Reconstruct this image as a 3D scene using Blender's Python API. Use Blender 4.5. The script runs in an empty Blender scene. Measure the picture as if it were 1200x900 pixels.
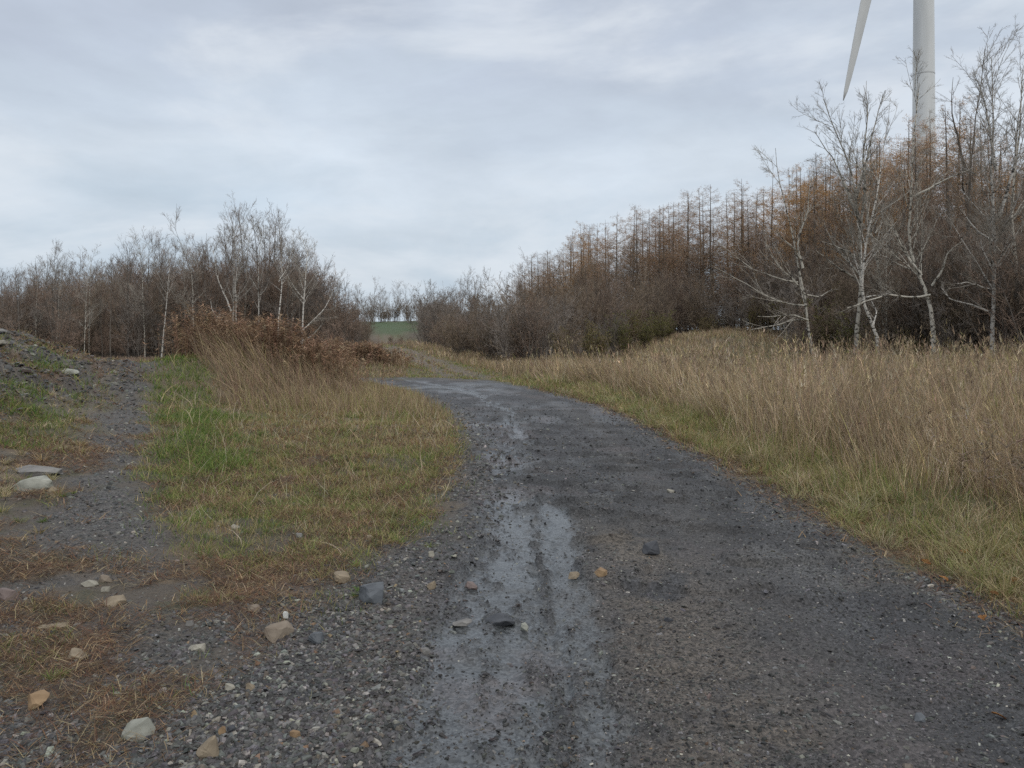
import bpy, bmesh, math, random
import numpy as np
from mathutils import Vector

SEED = 11
rng = np.random.default_rng(SEED)
random.seed(SEED)
scene = bpy.context.scene
COL = scene.collection

# ------------------------------------------------------------------ camera
F = 906.0            # focal length in pixels of a 1200 px wide frame
HY = 395.0           # row of the horizon
EYE = 1.6
cam_d = bpy.data.cameras.new('camera')
cam = bpy.data.objects.new('camera', cam_d)
COL.objects.link(cam)
cam.location = (0, 0, EYE)
cam.rotation_euler = (math.radians(90), 0, 0)
cam_d.sensor_width = 36.0
cam_d.lens = F / 1200 * 36
cam_d.shift_y = -(450 - HY) / 1200
cam_d.clip_start = 0.05
cam_d.clip_end = 6000
scene.camera = cam

# ------------------------------------------------------------------ noise and helpers
def hash2(ix, iy, s):
    h = (ix.astype(np.int64) * 374761393 + iy.astype(np.int64) * 668265263 + s * 1274126177) & 0xffffffff
    h = ((h ^ (h >> 13)) * 1274126177) & 0xffffffff
    h = (h ^ (h >> 16)) & 0xffffffff
    return h.astype(np.float64) / 4294967295.0

def vnoise(x, y, s=0):
    ix = np.floor(x); iy = np.floor(y)
    fx = x - ix; fy = y - iy
    fx = fx * fx * fx * (fx * (fx * 6 - 15) + 10); fy = fy * fy * fy * (fy * (fy * 6 - 15) + 10)
    a = hash2(ix, iy, s); b = hash2(ix + 1, iy, s); c = hash2(ix, iy + 1, s); d = hash2(ix + 1, iy + 1, s)
    return (a * (1 - fx) + b * fx) * (1 - fy) + (c * (1 - fx) + d * fx) * fy

def fbm(x, y, s=0, o=4, g=0.5):
    t = 0; a = 1; n = 0
    for i in range(o):
        t = t + a * vnoise(x * 2 ** i + 17.3 * i, y * 2 ** i - 9.1 * i, s + i); n += a; a *= g
    return t / n

def ss(a, b, x):
    t = np.clip((x - a) / (b - a), 0, 1)
    return t * t * (3 - 2 * t)

def lerp(a, b, t):
    return a + (b - a) * t

def poly_sd(x, y, pts):
    """signed distance to a closed polygon, negative inside"""
    pts = np.array(pts, float)
    d = np.full(x.shape, 1e9); ins = np.zeros(x.shape, bool)
    for i in range(len(pts)):
        a = pts[i]; b = pts[(i + 1) % len(pts)]
        ex, ey = b - a
        wx = x - a[0]; wy = y - a[1]
        t = np.clip((wx * ex + wy * ey) / (ex * ex + ey * ey), 0, 1)
        d = np.minimum(d, (wx - t * ex) ** 2 + (wy - t * ey) ** 2)
        c = ((a[1] > y) != (b[1] > y))
        if ey != 0:
            ins ^= c & (x < ex * (y - a[1]) / ey + a[0])
    d = np.sqrt(d)
    return np.where(ins, -d, d)

ROAD = [(3.2, -8), (2.95, 0), (2.80, 4.2), (2.72, 5.2), (2.66, 5.7), (2.60, 7), (2.56, 9.3), (2.4, 12.6), (2.2, 16), (1.7, 19.3),
        (1.0, 22.3), (-.3, 26.4), (-1.3, 29), (-3, 29.8), (-6, 28.6), (-9, 28.4), (-14, 30), (-24, 35), (-40, 44), (-40, 41), (-24, 32.0),
        (-14, 27.2), (-9, 25.4), (-5.5, 24.6), (-3.7, 23.6), (-2.4, 20.8), (-1.6, 18), (-.93, 15.3), (-.5, 11.6), (-.33, 8.8),
        (-.42, 7), (-.78, 5), (-1.0, 4), (-1.2, 2), (-1.4, -8)]
FOREST = [(-7.8, 75), (-5.0, 58), (-2.4, 46), (-0.1, 37.2), (2.4, 37.5), (4.8, 41), (7.4, 45.5), (10.5, 51), (13.6, 53), (15.2, 42), (14.4, 34), (15.0, 29.5), (17, 25), (21.5, 17), (28, 5), (60, -20), (130, 60),
          (80, 150), (10, 150), (-6, 112)]
LWOOD = [(-60, 46), (-46, 49), (-30, 53), (-22, 57), (-15, 56.5), (-12.6, 60), (-13, 75), (-18, 98), (-60, 105), (-110, 80), (-90, 50)]

def path_x(y):
    return -0.3 - 0.485 * y + 0.5 * np.sin(y * 0.16) * np.clip((y - 8) / 20, 0, 1)

def far_track(y):
    return -1.6 - 0.25 * (y - 30) - .035 * np.clip(y - 37, 0, 14) ** 2

def height(x, y, fine=False):
    x = np.asarray(x, float); y = np.asarray(y, float)
    r = np.hypot(x, y)
    sr = poly_sd(x, y, ROAD)
    fo = -poly_sd(x, y, FOREST)
    h = 2.3 * ss(-2.5, 24, fo)
    h = h + 1.95 * np.exp(-((x - 14.5) / 5.6) ** 2 / 2 - ((y - 49) / 7.0) ** 2 / 2)
    # rising bank on the side of the tall grass
    rt = np.where(x > 0.5, np.clip(sr, 0, None), 0)
    h = h + (0.16 * ss(0.1, 2.5, rt) + 0.14 * ss(2, 14, rt)) * ss(45, 25, y)
    # stony bank by the path
    h = h + 1.95 * np.exp(-((x + 12.0) / 2.3) ** 2 / 2 - ((y - 14) / 4.2) ** 2 / 2)
    h = h + 0.9 * np.exp(-((x + 13.0) / 3.5) ** 2 / 2 - ((y - 9.5) / 3.5) ** 2 / 2)
    h = h + 0.5 * np.exp(-((x + 15.5) / 3.6) ** 2 / 2 - ((y - 22) / 6) ** 2 / 2)
    # weedy mounds
    h = h + 0.92 * np.exp(-((x + 7.2) / 1.55) ** 2 / 2 - ((y - 19.2) / 2.1) ** 2 / 2)
    h = h + 0.34 * np.exp(-((x + 5.0) / 1.5) ** 2 / 2 - ((y - 20.0) / 1.7) ** 2 / 2)
    h = h + 0.60 * np.exp(-((x + 7.0) / 1.9) ** 2 / 2 - ((y - 33.5) / 2.0) ** 2 / 2)
    h = h + 1.15 * np.exp(-((x + 7.4) / 3.4) ** 2 / 2 - ((y - 47) / 5.5) ** 2 / 2)
    # the far meadow and its crest, then falling land
    h = h + 3.9 * ss(60, 112, y) * np.exp(-((x + 14) / 34) ** 2 / 2) * ss(-12, 6, -fo)
    h = h - 14 * ss(115, 420, r)
    # gentle unevenness
    off = ss(0.0, 1.2, sr)
    h = h + (fbm(x * 0.35, y * 0.35, 3, 3) - 0.5) * 0.22 * off * ss(2, 9, r)
    h = h + (fbm(x * 1.6, y * 1.6, 8, 3) - 0.5) * (0.05 + 0.05 * off)
    # bank rubble
    bank = bank_mask(x, y)
    h = h + bank * ((fbm(x * 2.2, y * 2.2, 21, 4) - 0.5) * 0.42)
    # road: a slight crown and worn wheel tracks
    on = ss(0.15, -0.5, sr)
    t1, t2 = tracks(x, y)
    h = h - on * (0.028 * t1 + 0.022 * t2)
    h = h + 0.03 * ss(0.25, 0, np.abs(sr)) * (fbm(x * 3, y * 3, 5, 3) - 0.3)
    if fine:
        near = ss(26, 8, r)
        g = gravel_mask(x, y)
        smooth = 1 - .88 * on * np.clip(1.3 * np.maximum(t1, t2), 0, 1)
        h = h + near * smooth * (fbm(x * 5, y * 6, 31, 3) - 0.5) * (0.035 + .022 * on)
        ledge = fbm(x * 1.5, y * 3.4, 33, 3)
        h = h + near * on * smooth * .045 * ss(.50, .55, ledge) * ss(4.0, 5.2, y)
        h = h + near * smooth * (fbm(x * 19, y * 19, 41, 3, .6) - 0.5) * (0.016 + 0.016 * g)
        # tread prints pressed into the wet mud
        h = h + near * t2 * on * 0.004 * np.sin(y * 62 + 3 * fbm(x * 8, y * 3, 77, 2)) * ss(5.2, 4.2, y)
    return h

def bank_mask(x, y):
    c = np.exp(-((x + 12.2) / 3.6) ** 2 / 2 - ((y - 13) / 5.5) ** 2 / 2)
    return ss(0.25, 0.6, c)

def tracks(x, y):
    w = 0.10 * (fbm(y * 0.35, y * 0 + 2.2, 61, 2) - 0.5)
    bend = np.clip(y - 13, 0, None) ** 2 * 0.017
    u = x + bend + w
    a = fbm(x * 5, y * 0.8, 62, 3)
    b = fbm(x * 6, y * 0.9, 63, 3)
    t1 = np.exp(-((u + 0.14 - 0.016 * y) / 0.22) ** 2 / 2) * (0.40 + 1.1 * a)
    t2 = np.exp(-((u - 0.34) / 0.13) ** 2 / 2) * (0.25 + 1.2 * b)
    fade = .50 + .50 * ss(9.5, 6, y); t1 = t1 * fade; t2 = t2 * fade * ss(9.5, 7, y)
    t1 = np.maximum(t1, ss(4.6, 3.6, y + (a - .5) * 1.5) * np.exp(-((u + .16) / .34) ** 4) * (.62 + .6 * a))
    m = .62 * fbm(x * 9, y * 4, 64, 4) + .38 * fbm(x * 34, y * 22, 65, 2)
    return ss(.18, .80, t1 + (m - .5) * 1.4), ss(.20, .80, t2 + (m - .5) * 1.4)

def gravel_mask(x, y):
    """loose stones: the apron of the path and the shoulders of the road"""
    sr = poly_sd(x, y, ROAD)
    n = fbm(x * 1.1, y * 1.1, 91, 4)
    apron = ss(5.6, 4.0, y + (n - .5) * 3.4 - .35 * np.exp(-((x + 1.1) / .5) ** 2) + .30 * np.clip(-x - 1.6, 0, 3)) * ss(0.3, -0.4, x) * ss(.28, .55, n + .35 * np.exp(-((x + 1.0) / .6) ** 2) + .06 * ss(3.6, 3.0, y)) * (.25 + .75 * ss(.40, .56, fbm(x * 2.3, y * 2.3, 94, 3) + .22 * np.exp(-((x + 1.0) / .5) ** 2)))
    shoulder = np.exp(-((sr - 0.05) / np.where(x < .6, .42, .28)) ** 2) * ss(0.35, .6, n + np.where(x < .6, .22, .12))
    pth = path_mask(x, y) * 0.6
    return np.clip(np.maximum(np.maximum(apron * ss(-0.9, -0.35, sr), shoulder), pth), 0, 1)

def path_mask(x, y):
    w = 0.28 + 0.20 * ss(10, 5.0, y) + 0.25 * ss(40, 60, y)
    d = np.abs(x - path_x(y)) + (fbm(x * 1.7, y * 1.7, 15, 3) - 0.5) * 1.2
    near = lerp(.55 * ss(.50, .62, fbm(x * 1.9, y * 1.9, 16, 3)), 1, ss(5.0, 6.6, y))
    return ss(w + 0.34, w - 0.30, d) * ss(50, 40, y) * (1 - 0.5 * ss(20, 34, y)) * near

def ground_at(px, py):
    """walk the ray of a photograph pixel down to the terrain"""
    dx = (px - 600) / F; dz = (HY - py) / F
    d = 1.5 * (1.012 ** np.arange(420))
    z = height(dx * d, d)
    below = np.nonzero(EYE + dz * d < z)[0]
    k = below[0] if len(below) else 300
    lo, hi = d[max(k - 1, 0)], d[k]
    for _ in range(12):
        m = 0.5 * (lo + hi)
        if EYE + dz * m < height(np.array([dx * m]), np.array([m]))[0]:
            hi = m
        else:
            lo = m
    m = 0.5 * (lo + hi)
    return dx * m, m

def h1(x, y):
    return float(height(np.array([x]), np.array([y]))[0])

# ------------------------------------------------------------------ materials
def new_mat(name):
    m = bpy.data.materials.new(name); m.use_nodes = True
    nt = m.node_tree
    return m, nt, nt.nodes, nt.links, nt.nodes['Principled BSDF']

def mat_attr(name, rough=0.85, var=0.25, scale=30.0, trans=0.0, attr='Col', spec=0.3):
    """albedo from the mesh's own colours with a little noise"""
    m, nt, N, L, b = new_mat(name)
    a = N.new('ShaderNodeAttribute'); a.attribute_name = attr
    tc = N.new('ShaderNodeTexCoord')
    nz = N.new('ShaderNodeTexNoise'); nz.inputs['Scale'].default_value = scale; nz.inputs['Detail'].default_value = 4
    L.new(tc.outputs['Object'], nz.inputs['Vector'])
    mr = N.new('ShaderNodeMapRange'); mr.inputs['From Min'].default_value = .3; mr.inputs['From Max'].default_value = .7
    mr.inputs['To Min'].default_value = 1 - var; mr.inputs['To Max'].default_value = 1 + var
    L.new(nz.outputs['Fac'], mr.inputs['Value'])
    vm = N.new('ShaderNodeVectorMath'); vm.operation = 'SCALE'
    L.new(a.outputs['Color'], vm.inputs[0]); L.new(mr.outputs['Result'], vm.inputs['Scale'])
    L.new(vm.outputs[0], b.inputs['Base Color'])
    b.inputs['Roughness'].default_value = rough
    b.inputs['Specular IOR Level'].default_value = spec
    return m

def mat_bark(name, c1, c2, scale=12.0, stretch=(1, 1, 0.25), rough=0.9, lo=.35, hi=.65, bump=.4, vary=.25):
    m, nt, N, L, b = new_mat(name)
    tc = N.new('ShaderNodeTexCoord'); mp = N.new('ShaderNodeMapping'); mp.inputs['Scale'].default_value = stretch
    nz = N.new('ShaderNodeTexNoise'); nz.inputs['Scale'].default_value = scale; nz.inputs['Detail'].default_value = 5
    cr = N.new('ShaderNodeValToRGB')
    cr.color_ramp.elements[0].position = lo; cr.color_ramp.elements[0].color = (*c1, 1)
    cr.color_ramp.elements[1].position = hi; cr.color_ramp.elements[1].color = (*c2, 1)
    oi = N.new('ShaderNodeObjectInfo')
    mr = N.new('ShaderNodeMapRange'); mr.inputs['To Min'].default_value = 1 - vary; mr.inputs['To Max'].default_value = 1 + vary
    vm = N.new('ShaderNodeVectorMath'); vm.operation = 'SCALE'
    L.new(tc.outputs['Object'], mp.inputs['Vector']); L.new(mp.outputs[0], nz.inputs['Vector'])
    L.new(nz.outputs['Fac'], cr.inputs['Fac']); L.new(oi.outputs['Random'], mr.inputs['Value'])
    L.new(cr.outputs['Color'], vm.inputs[0]); L.new(mr.outputs['Result'], vm.inputs['Scale'])
    L.new(vm.outputs[0], b.inputs['Base Color'])
    bp = N.new('ShaderNodeBump'); bp.inputs['Strength'].default_value = bump; bp.inputs['Distance'].default_value = 0.02
    L.new(nz.outputs['Fac'], bp.inputs['Height']); L.new(bp.outputs[0], b.inputs['Normal'])
    b.inputs['Roughness'].default_value = rough; b.inputs['Specular IOR Level'].default_value = .2
    return m

M_TWIG = mat_bark('grey_brown_twig', (.175, .150, .130), (.28, .245, .215), 3)
M_TWIG_DARK = mat_bark('dark_brown_twig', (.150, .116, .084), (.255, .200, .148), 3)
M_TWIG_RED = mat_bark('russet_twig', (.19, .138, .106), (.31, .23, .178), 3)
M_BARK = mat_bark('grey_bark', (.07, .06, .052), (.17, .15, .13), 9)
M_BARK_DARK = mat_bark('dark_bark', (.07, .058, .048), (.15, .128, .106), 9)
M_BIRCH = mat_bark('white_birch_bark', (.045, .04, .035), (.54, .51, .46), 6, (1, 1, 2.4), .75, .38, .50)
M_PALE = mat_bark('pale_aspen_bark', (.06, .053, .044), (.45, .42, .36), 7, (1, 1, 1.3), .8, .38, .52)
M_PALE_TWIG = mat_bark('pale_twig', (.25, .225, .19), (.39, .355, .305), 4)
def thin(m, f=.32):
    """let some daylight through blades and leaves"""
    nt = m.node_tree; N = nt.nodes; L = nt.links; b = N['Principled BSDF']; out = N['Material Output']
    t = N.new('ShaderNodeBsdfTranslucent'); mx = N.new('ShaderNodeMixShader'); mx.inputs['Fac'].default_value = f
    src = b.inputs['Base Color'].links[0].from_socket
    L.new(src, t.inputs['Color']); L.new(b.outputs[0], mx.inputs[1]); L.new(t.outputs[0], mx.inputs[2]); L.new(mx.outputs[0], out.inputs['Surface'])
    return m
M_GRASS = mat_attr('dry_and_green_grass', .75, .25, 6)
M_WEED = mat_attr('dead_weed_stalks', .9, .25, 6)
M_LEAF = mat_attr('small_leaves', .7, .25, 5)
thin(M_GRASS); thin(M_WEED, .25); thin(M_LEAF)
M_STONE = mat_attr('loose_stone', .7, .3, 60)

def ground_material():
    m, nt, N, L, b = new_mat('stony_ground')
    a = N.new('ShaderNodeAttribute'); a.attribute_name = 'Col'
    w = N.new('ShaderNodeAttribute'); w.attribute_name = 'wet'
    st = N.new('ShaderNodeAttribute'); st.attribute_name = 'stony'
    tc = N.new('ShaderNodeTexCoord')
    n1 = N.new('ShaderNodeTexNoise'); n1.inputs['Scale'].default_value = 45; n1.inputs['Detail'].default_value = 8; n1.inputs['Roughness'].default_value = .7
    L.new(tc.outputs['Object'], n1.inputs['Vector'])
    v = N.new('ShaderNodeTexVoronoi'); v.inputs['Scale'].default_value = 75; v.inputs['Randomness'].default_value = 1
    L.new(tc.outputs['Object'], v.inputs['Vector'])
    v2 = N.new('ShaderNodeTexVoronoi'); v2.inputs['Scale'].default_value = 30
    L.new(tc.outputs['Object'], v2.inputs['Vector'])
    sp = N.new('ShaderNodeSeparateColor'); L.new(v.outputs['Color'], sp.inputs[0])
    sp2 = N.new('ShaderNodeSeparateColor'); L.new(v2.outputs['Color'], sp2.inputs[0])
    # each small stone has its own grey
    r1 = N.new('ShaderNodeMapRange'); r1.inputs['To Min'].default_value = .45; r1.inputs['To Max'].default_value = 1.75
    L.new(sp.outputs[0], r1.inputs['Value'])
    r2 = N.new('ShaderNodeMapRange'); r2.inputs['From Min'].default_value = .3; r2.inputs['From Max'].default_value = .7; r2.inputs['To Min'].default_value = .68; r2.inputs['To Max'].default_value = 1.32
    L.new(n1.outputs['Fac'], r2.inputs['Value'])
    mx = N.new('ShaderNodeMix'); mx.data_type = 'FLOAT'
    L.new(st.outputs['Fac'], mx.inputs['Factor']); mx.inputs['A'].default_value = 1.0; L.new(r1.outputs['Result'], mx.inputs['B'])
    mu = N.new('ShaderNodeMath'); mu.operation = 'MULTIPLY'; L.new(mx.outputs['Result'], mu.inputs[0]); L.new(r2.outputs['Result'], mu.inputs[1])
    vm = N.new('ShaderNodeVectorMath'); vm.operation = 'SCALE'; L.new(a.outputs['Color'], vm.inputs[0]); L.new(mu.outputs[0], vm.inputs['Scale'])
    L.new(vm.outputs[0], b.inputs['Base Color'])
    # wet mud is smooth
    wn = N.new('ShaderNodeMath'); wn.operation = 'MULTIPLY_ADD'
    L.new(n1.outputs['Fac'], wn.inputs[0]); wn.inputs[1].default_value = .5; wn.inputs[2].default_value = -.25
    wa = N.new('ShaderNodeMath'); wa.operation = 'ADD'; wa.use_clamp = True; L.new(w.outputs['Fac'], wa.inputs[0]); L.new(wn.outputs[0], wa.inputs[1])
    rr = N.new('ShaderNodeMapRange'); rr.inputs['To Min'].default_value = .74; rr.inputs['To Max'].default_value = .23
    L.new(wa.outputs[0], rr.inputs['Value']); L.new(rr.outputs['Result'], b.inputs['Roughness'])
    b.inputs['Specular IOR Level'].default_value = .45
    # relief: stones, finer when flooded
    inv = N.new('ShaderNodeMapRange'); inv.inputs['From Max'].default_value = .03; inv.inputs['To Min'].default_value = 1; inv.inputs['To Max'].default_value = 0
    L.new(v.outputs['Distance'], inv.inputs['Value'])
    ad = N.new('ShaderNodeMath'); ad.operation = 'MULTIPLY_ADD'; L.new(v.outputs['Distance'], ad.inputs[0]); ad.inputs[1].default_value = -.9; L.new(n1.outputs['Fac'], ad.inputs[2])
    ad2 = N.new('ShaderNodeMath'); ad2.operation = 'MULTIPLY_ADD'; L.new(v2.outputs['Distance'], ad2.inputs[0]); ad2.inputs[1].default_value = -.7; L.new(ad.outputs[0], ad2.inputs[2])
    bs = N.new('ShaderNodeMapRange'); bs.inputs['To Min'].default_value = 1.0; bs.inputs['To Max'].default_value = .06
    L.new(wa.outputs[0], bs.inputs['Value'])
    bp = N.new('ShaderNodeBump'); bp.inputs['Distance'].default_value = .012
    L.new(bs.outputs['Result'], bp.inputs['Strength']); L.new(ad2.outputs[0], bp.inputs['Height']); L.new(bp.outputs[0], b.inputs['Normal'])
    return m
M_GROUND = ground_material()

# ------------------------------------------------------------------ mesh and object helpers
def mesh_from(name, verts, faces_flat, loop_tot, mat, col=None, smooth=False):
    me = bpy.data.meshes.new(name)
    verts = np.ascontiguousarray(verts, np.float32); faces_flat = np.ascontiguousarray(faces_flat, np.int32)
    loop_tot = np.asarray(loop_tot, np.int32)
    me.vertices.add(len(verts)); me.vertices.foreach_set('co', verts.ravel())
    me.loops.add(len(faces_flat)); me.loops.foreach_set('vertex_index', faces_flat)
    me.polygons.add(len(loop_tot))
    st = np.zeros(len(loop_tot), np.int32); st[1:] = np.cumsum(loop_tot)[:-1]
    me.polygons.foreach_set('loop_start', st)
    me.polygons.foreach_set('use_smooth', np.full(len(loop_tot), smooth))
    me.update(calc_edges=True)
    if col is not None:
        at = me.attributes.new('Col', 'FLOAT_COLOR', 'POINT')
        c4 = np.ones((len(verts), 4), np.float32); c4[:, :3] = col
        at.data.foreach_set('color', c4.ravel())
    if mat: me.materials.append(mat)
    return me

def link(name, data, parent=None):
    o = bpy.data.objects.new(name, data); COL.objects.link(o)
    if parent: o.parent = parent
    return o

def tag(o, label=None, cat=None, group=None, kind=None):
    if label: o['label'] = label
    if cat: o['category'] = cat
    if group: o['group'] = group
    if kind: o['kind'] = kind
    return o

def thing(name, label, cat, loc=(0, 0, 0), group=None, rz=0.0):
    o = link(name, None); o.location = loc; o.rotation_euler = (0, 0, rz)
    return tag(o, label, cat, group)

def dup(root, loc, rz, scale, label=None, group=None):
    r = root.copy(); COL.objects.link(r); r.location = loc; r.rotation_euler = (0, 0, rz); r.scale = scale
    if label: r['label'] = label
    if group: r['group'] = group
    for ch in list(root.children):
        c = ch.copy(); COL.objects.link(c); c.parent = r
        for g in list(ch.children):
            d = g.copy(); COL.objects.link(d); d.parent = c
    return r

def tubes(P, R, sides):
    """P (B,N,3), R (B,N): open tapered tubes"""
    B, N, _ = P.shape
    T = np.gradient(P, axis=1)
    T /= np.linalg.norm(T, axis=2, keepdims=True) + 1e-9
    ref = np.zeros_like(T); ref[..., 0] = 1
    vert = np.abs(T[..., 0]) > .9
    ref[vert] = (0, 1, 0)
    U = np.cross(T, ref); U /= np.linalg.norm(U, axis=2, keepdims=True) + 1e-9
    V = np.cross(T, U)
    a = np.arange(sides) * 2 * math.pi / sides
    ring = U[:, :, None, :] * np.cos(a)[None, None, :, None] + V[:, :, None, :] * np.sin(a)[None, None, :, None]
    vs = (P[:, :, None, :] + ring * R[:, :, None, None]).reshape(-1, 3)
    idx = np.arange(B * N * sides).reshape(B, N, sides)
    q = np.stack([idx[:, :-1], np.roll(idx, -1, 2)[:, :-1], np.roll(idx, -1, 2)[:, 1:], idx[:, 1:]], -1).reshape(-1, 4)
    return vs, q

def tube_mesh(name, groups, mat, smooth=True):
    """groups: list of (P, R, sides)"""
    vs = []; fs = []; n = 0
    for P, R, s in groups:
        v, q = tubes(P, R, s); vs.append(v); fs.append(q + n); n += len(v)
    v = np.concatenate(vs); f = np.concatenate(fs)
    return mesh_from(name, v, f.ravel(), np.full(len(f), 4), mat, None, smooth)

# ------------------------------------------------------------------ growing trees
def grow(g, P, R, n, t0, t1, ang, ratio, npts, up=0.1, jit=0.12, r_ratio=.55, r_tip=.004, r_min=.006, prof=None, minlen=.12, by_len=True):
    """children of the branches P (B,N,3): returns (P2, R2)"""
    B, N, _ = P.shape
    Ls = np.linalg.norm(np.diff(P, axis=1), axis=2).sum(1)
    if by_len:
        k = np.maximum(1, np.round(n * Ls / np.mean(Ls) * g.uniform(.7, 1.3, B))).astype(int)
    else:
        k = np.full(B, n)
    par = np.repeat(np.arange(B), k)
    C = len(par)
    t = g.uniform(t0, t1, C)
    f = t * (N - 1); i = np.minimum(f.astype(int), N - 2); w = (f - i)[:, None]
    pos = P[par, i] * (1 - w) + P[par, i + 1] * w
    pr = R[par, i] * (1 - w[:, 0]) + R[par, i + 1] * w[:, 0]
    d = P[par, i + 1] - P[par, i]; d /= np.linalg.norm(d, axis=1, keepdims=True) + 1e-9
    rnd = g.normal(size=(C, 3)); perp = rnd - (rnd * d).sum(1, keepdims=True) * d
    perp /= np.linalg.norm(perp, axis=1, keepdims=True) + 1e-9
    a = g.uniform(ang[0], ang[1], C)[:, None]
    dirv = d * np.cos(a) + perp * np.sin(a)
    ln = Ls[par] * ratio * g.uniform(.6, 1.25, C)
    ln = ln * (prof(t) if prof is not None else (1 - .55 * t))
    ln = np.maximum(ln, minlen)
    out = np.zeros((C, npts, 3)); out[:, 0] = pos
    step = ln / (npts - 1)
    for j in range(1, npts):
        dirv = dirv + g.normal(size=(C, 3)) * jit + np.array([0, 0, up])
        dirv /= np.linalg.norm(dirv, axis=1, keepdims=True) + 1e-9
        out[:, j] = out[:, j - 1] + dirv * step[:, None]
    r0 = np.maximum(pr * r_ratio, r_min)
    rr = r0[:, None] * (1 - np.linspace(0, 1, npts)[None] ** 1.0) + r_tip * np.linspace(0, 1, npts)[None]
    return out, rr

def trunk_line(g, H, lean=.05, n=9, wob=.03, base=None):
    z = np.linspace(0, 1, n)
    d = g.uniform(0, 6.28)
    x = math.cos(d) * lean * H * z ** 1.4 + np.cumsum(g.normal(size=n)) * wob * H / n
    y = math.sin(d) * lean * H * z ** 1.4 + np.cumsum(g.normal(size=n)) * wob * H / n
    x -= x[0]; y -= y[0]
    P = np.stack([x, y, z * H - .15 * (z == 0)], 1)
    if base is not None: P[:, :2] += base
    return P

def bare_tree_parts(g, H, r, n1=16, n2=7, n3=6, n4=3, bark=M_BARK, twig=M_TWIG, t0=.25, ang=(.42, .85), ratio=.40, up=.13, stems=1, lean=.05):
    Ps = []
    for s in range(stems):
        P = trunk_line(g, H * g.uniform(.75, 1.0) if s else H, lean * (1 if stems == 1 else g.uniform(1, 3.2)), 9, .03)
        Ps.append(P)
    P0 = np.stack(Ps); R0 = np.linspace(1, .10, 9)[None] * r * (np.ones(stems) if stems == 1 else g.uniform(.6, 1, stems))[:, None]
    P1, R1 = grow(g, P0, R0, n1, t0, .97, ang, ratio, 7, up * .35, .065, .45, .004, .010, minlen=.4)
    P2, R2 = grow(g, P1, R1, n2, .12, .92, (.35, .75), .46, 5, up * .25, .07, .5, .0025, .005, minlen=.3)
    P3, R3 = grow(g, P2, R2, n3, .1, .92, (.3, .75), .5, 4, up * .2, .07, .55, .0018, .0036, minlen=.2)
    tr = [(P0, R0, 8), (P1, R1, 5)]
    cr = [(P2, R2, 4), (P3, R3, 3)]
    if n4:
        P4, R4 = grow(g, P3, R3, n4, .1, .92, (.3, .75), .55, 3, up * .15, .07, .6, .0014, .0025, minlen=.14)
        cr.append((P4, R4, 3))
    return tube_mesh('trunk', tr, bark), tube_mesh('crown', cr, twig)

def build_tree(name, label, cat, parts, loc, group=None, rz=0.0, scale=(1, 1, 1)):
    root = thing(name, label, cat, loc, group, rz); root.scale = scale
    link('trunk', parts[0], root); link('crown', parts[1], root)
    if len(parts) > 2 and parts[2] is not None: link('foliage', parts[2], root)
    return root

def leaf_tris(g, pts, size, cols, flat=.5):
    """small leaf faces at points"""
    n = len(pts)
    u = g.normal(size=(n, 3)); u /= np.linalg.norm(u, axis=1, keepdims=True)
    v = np.cross(u, g.normal(size=(n, 3))); v /= np.linalg.norm(v, axis=1, keepdims=True) + 1e-9
    s = (size * g.uniform(.6, 1.4, n))[:, None]
    vs = np.stack([pts - u * s * .5, pts + v * s * .35, pts + u * s * .5, pts - v * s * .35], 1).reshape(-1, 3)
    f = np.arange(n * 4)
    return vs, f, np.full(n, 4), np.repeat(cols, 4, 0)

def larch_parts(g, H, needles, hue):
    P0 = trunk_line(g, H, .02, 10, .012)[None]; R0 = np.linspace(1, .06, 10)[None] * .012 * H
    prof = lambda t: np.where(t < .22, .6, 1.0) * np.clip(1.02 - t, 0, 1) ** .68
    P1, R1 = grow(g, P0, R0, int(g.integers(150, 175)), .08, .985, (1.1, 1.6), .33, 6, .035, .06, .22, .003, .006, prof, .15, False)
    P2, R2 = grow(g, P1, R1, 6, .2, 1, (.5, 1.2), .32, 4, .0, .12, .5, .002, .004, None, .15)
    P3, R3 = grow(g, P2, R2, 2, .2, 1, (.5, 1.1), .4, 3, .0, .12, .6, .002, .003, None, .10)
    tm = tube_mesh('trunk', [(P0, R0, 7)], M_BARK_DARK); cm = tube_mesh('crown', [(P1, R1, 4), (P2, R2, 3), (P3, R3, 3)], M_TWIG_DARK)
    pts = np.concatenate([P1[:, 1:].reshape(-1, 3), P2[:, 1:].reshape(-1, 3), P3[:, 1:].reshape(-1, 3)])
    idx = g.integers(0, len(pts), needles)
    zz = pts[idx, 2] / H
    keep = g.uniform(0, 1, needles) < .25 + .95 * ss(.2, .7, zz)
    p = pts[idx][keep] + g.normal(size=(keep.sum(), 3)) * .06
    c = np.array(hue)[None] * g.uniform(.55, 1.35, (len(p), 1)) * g.uniform(.9, 1.1, (len(p), 3))
    v, f, lt, cc = leaf_tris(g, p, .036, c)
    return tm, cm, mesh_from('foliage', v, f, lt, M_LEAF, cc)

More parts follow.
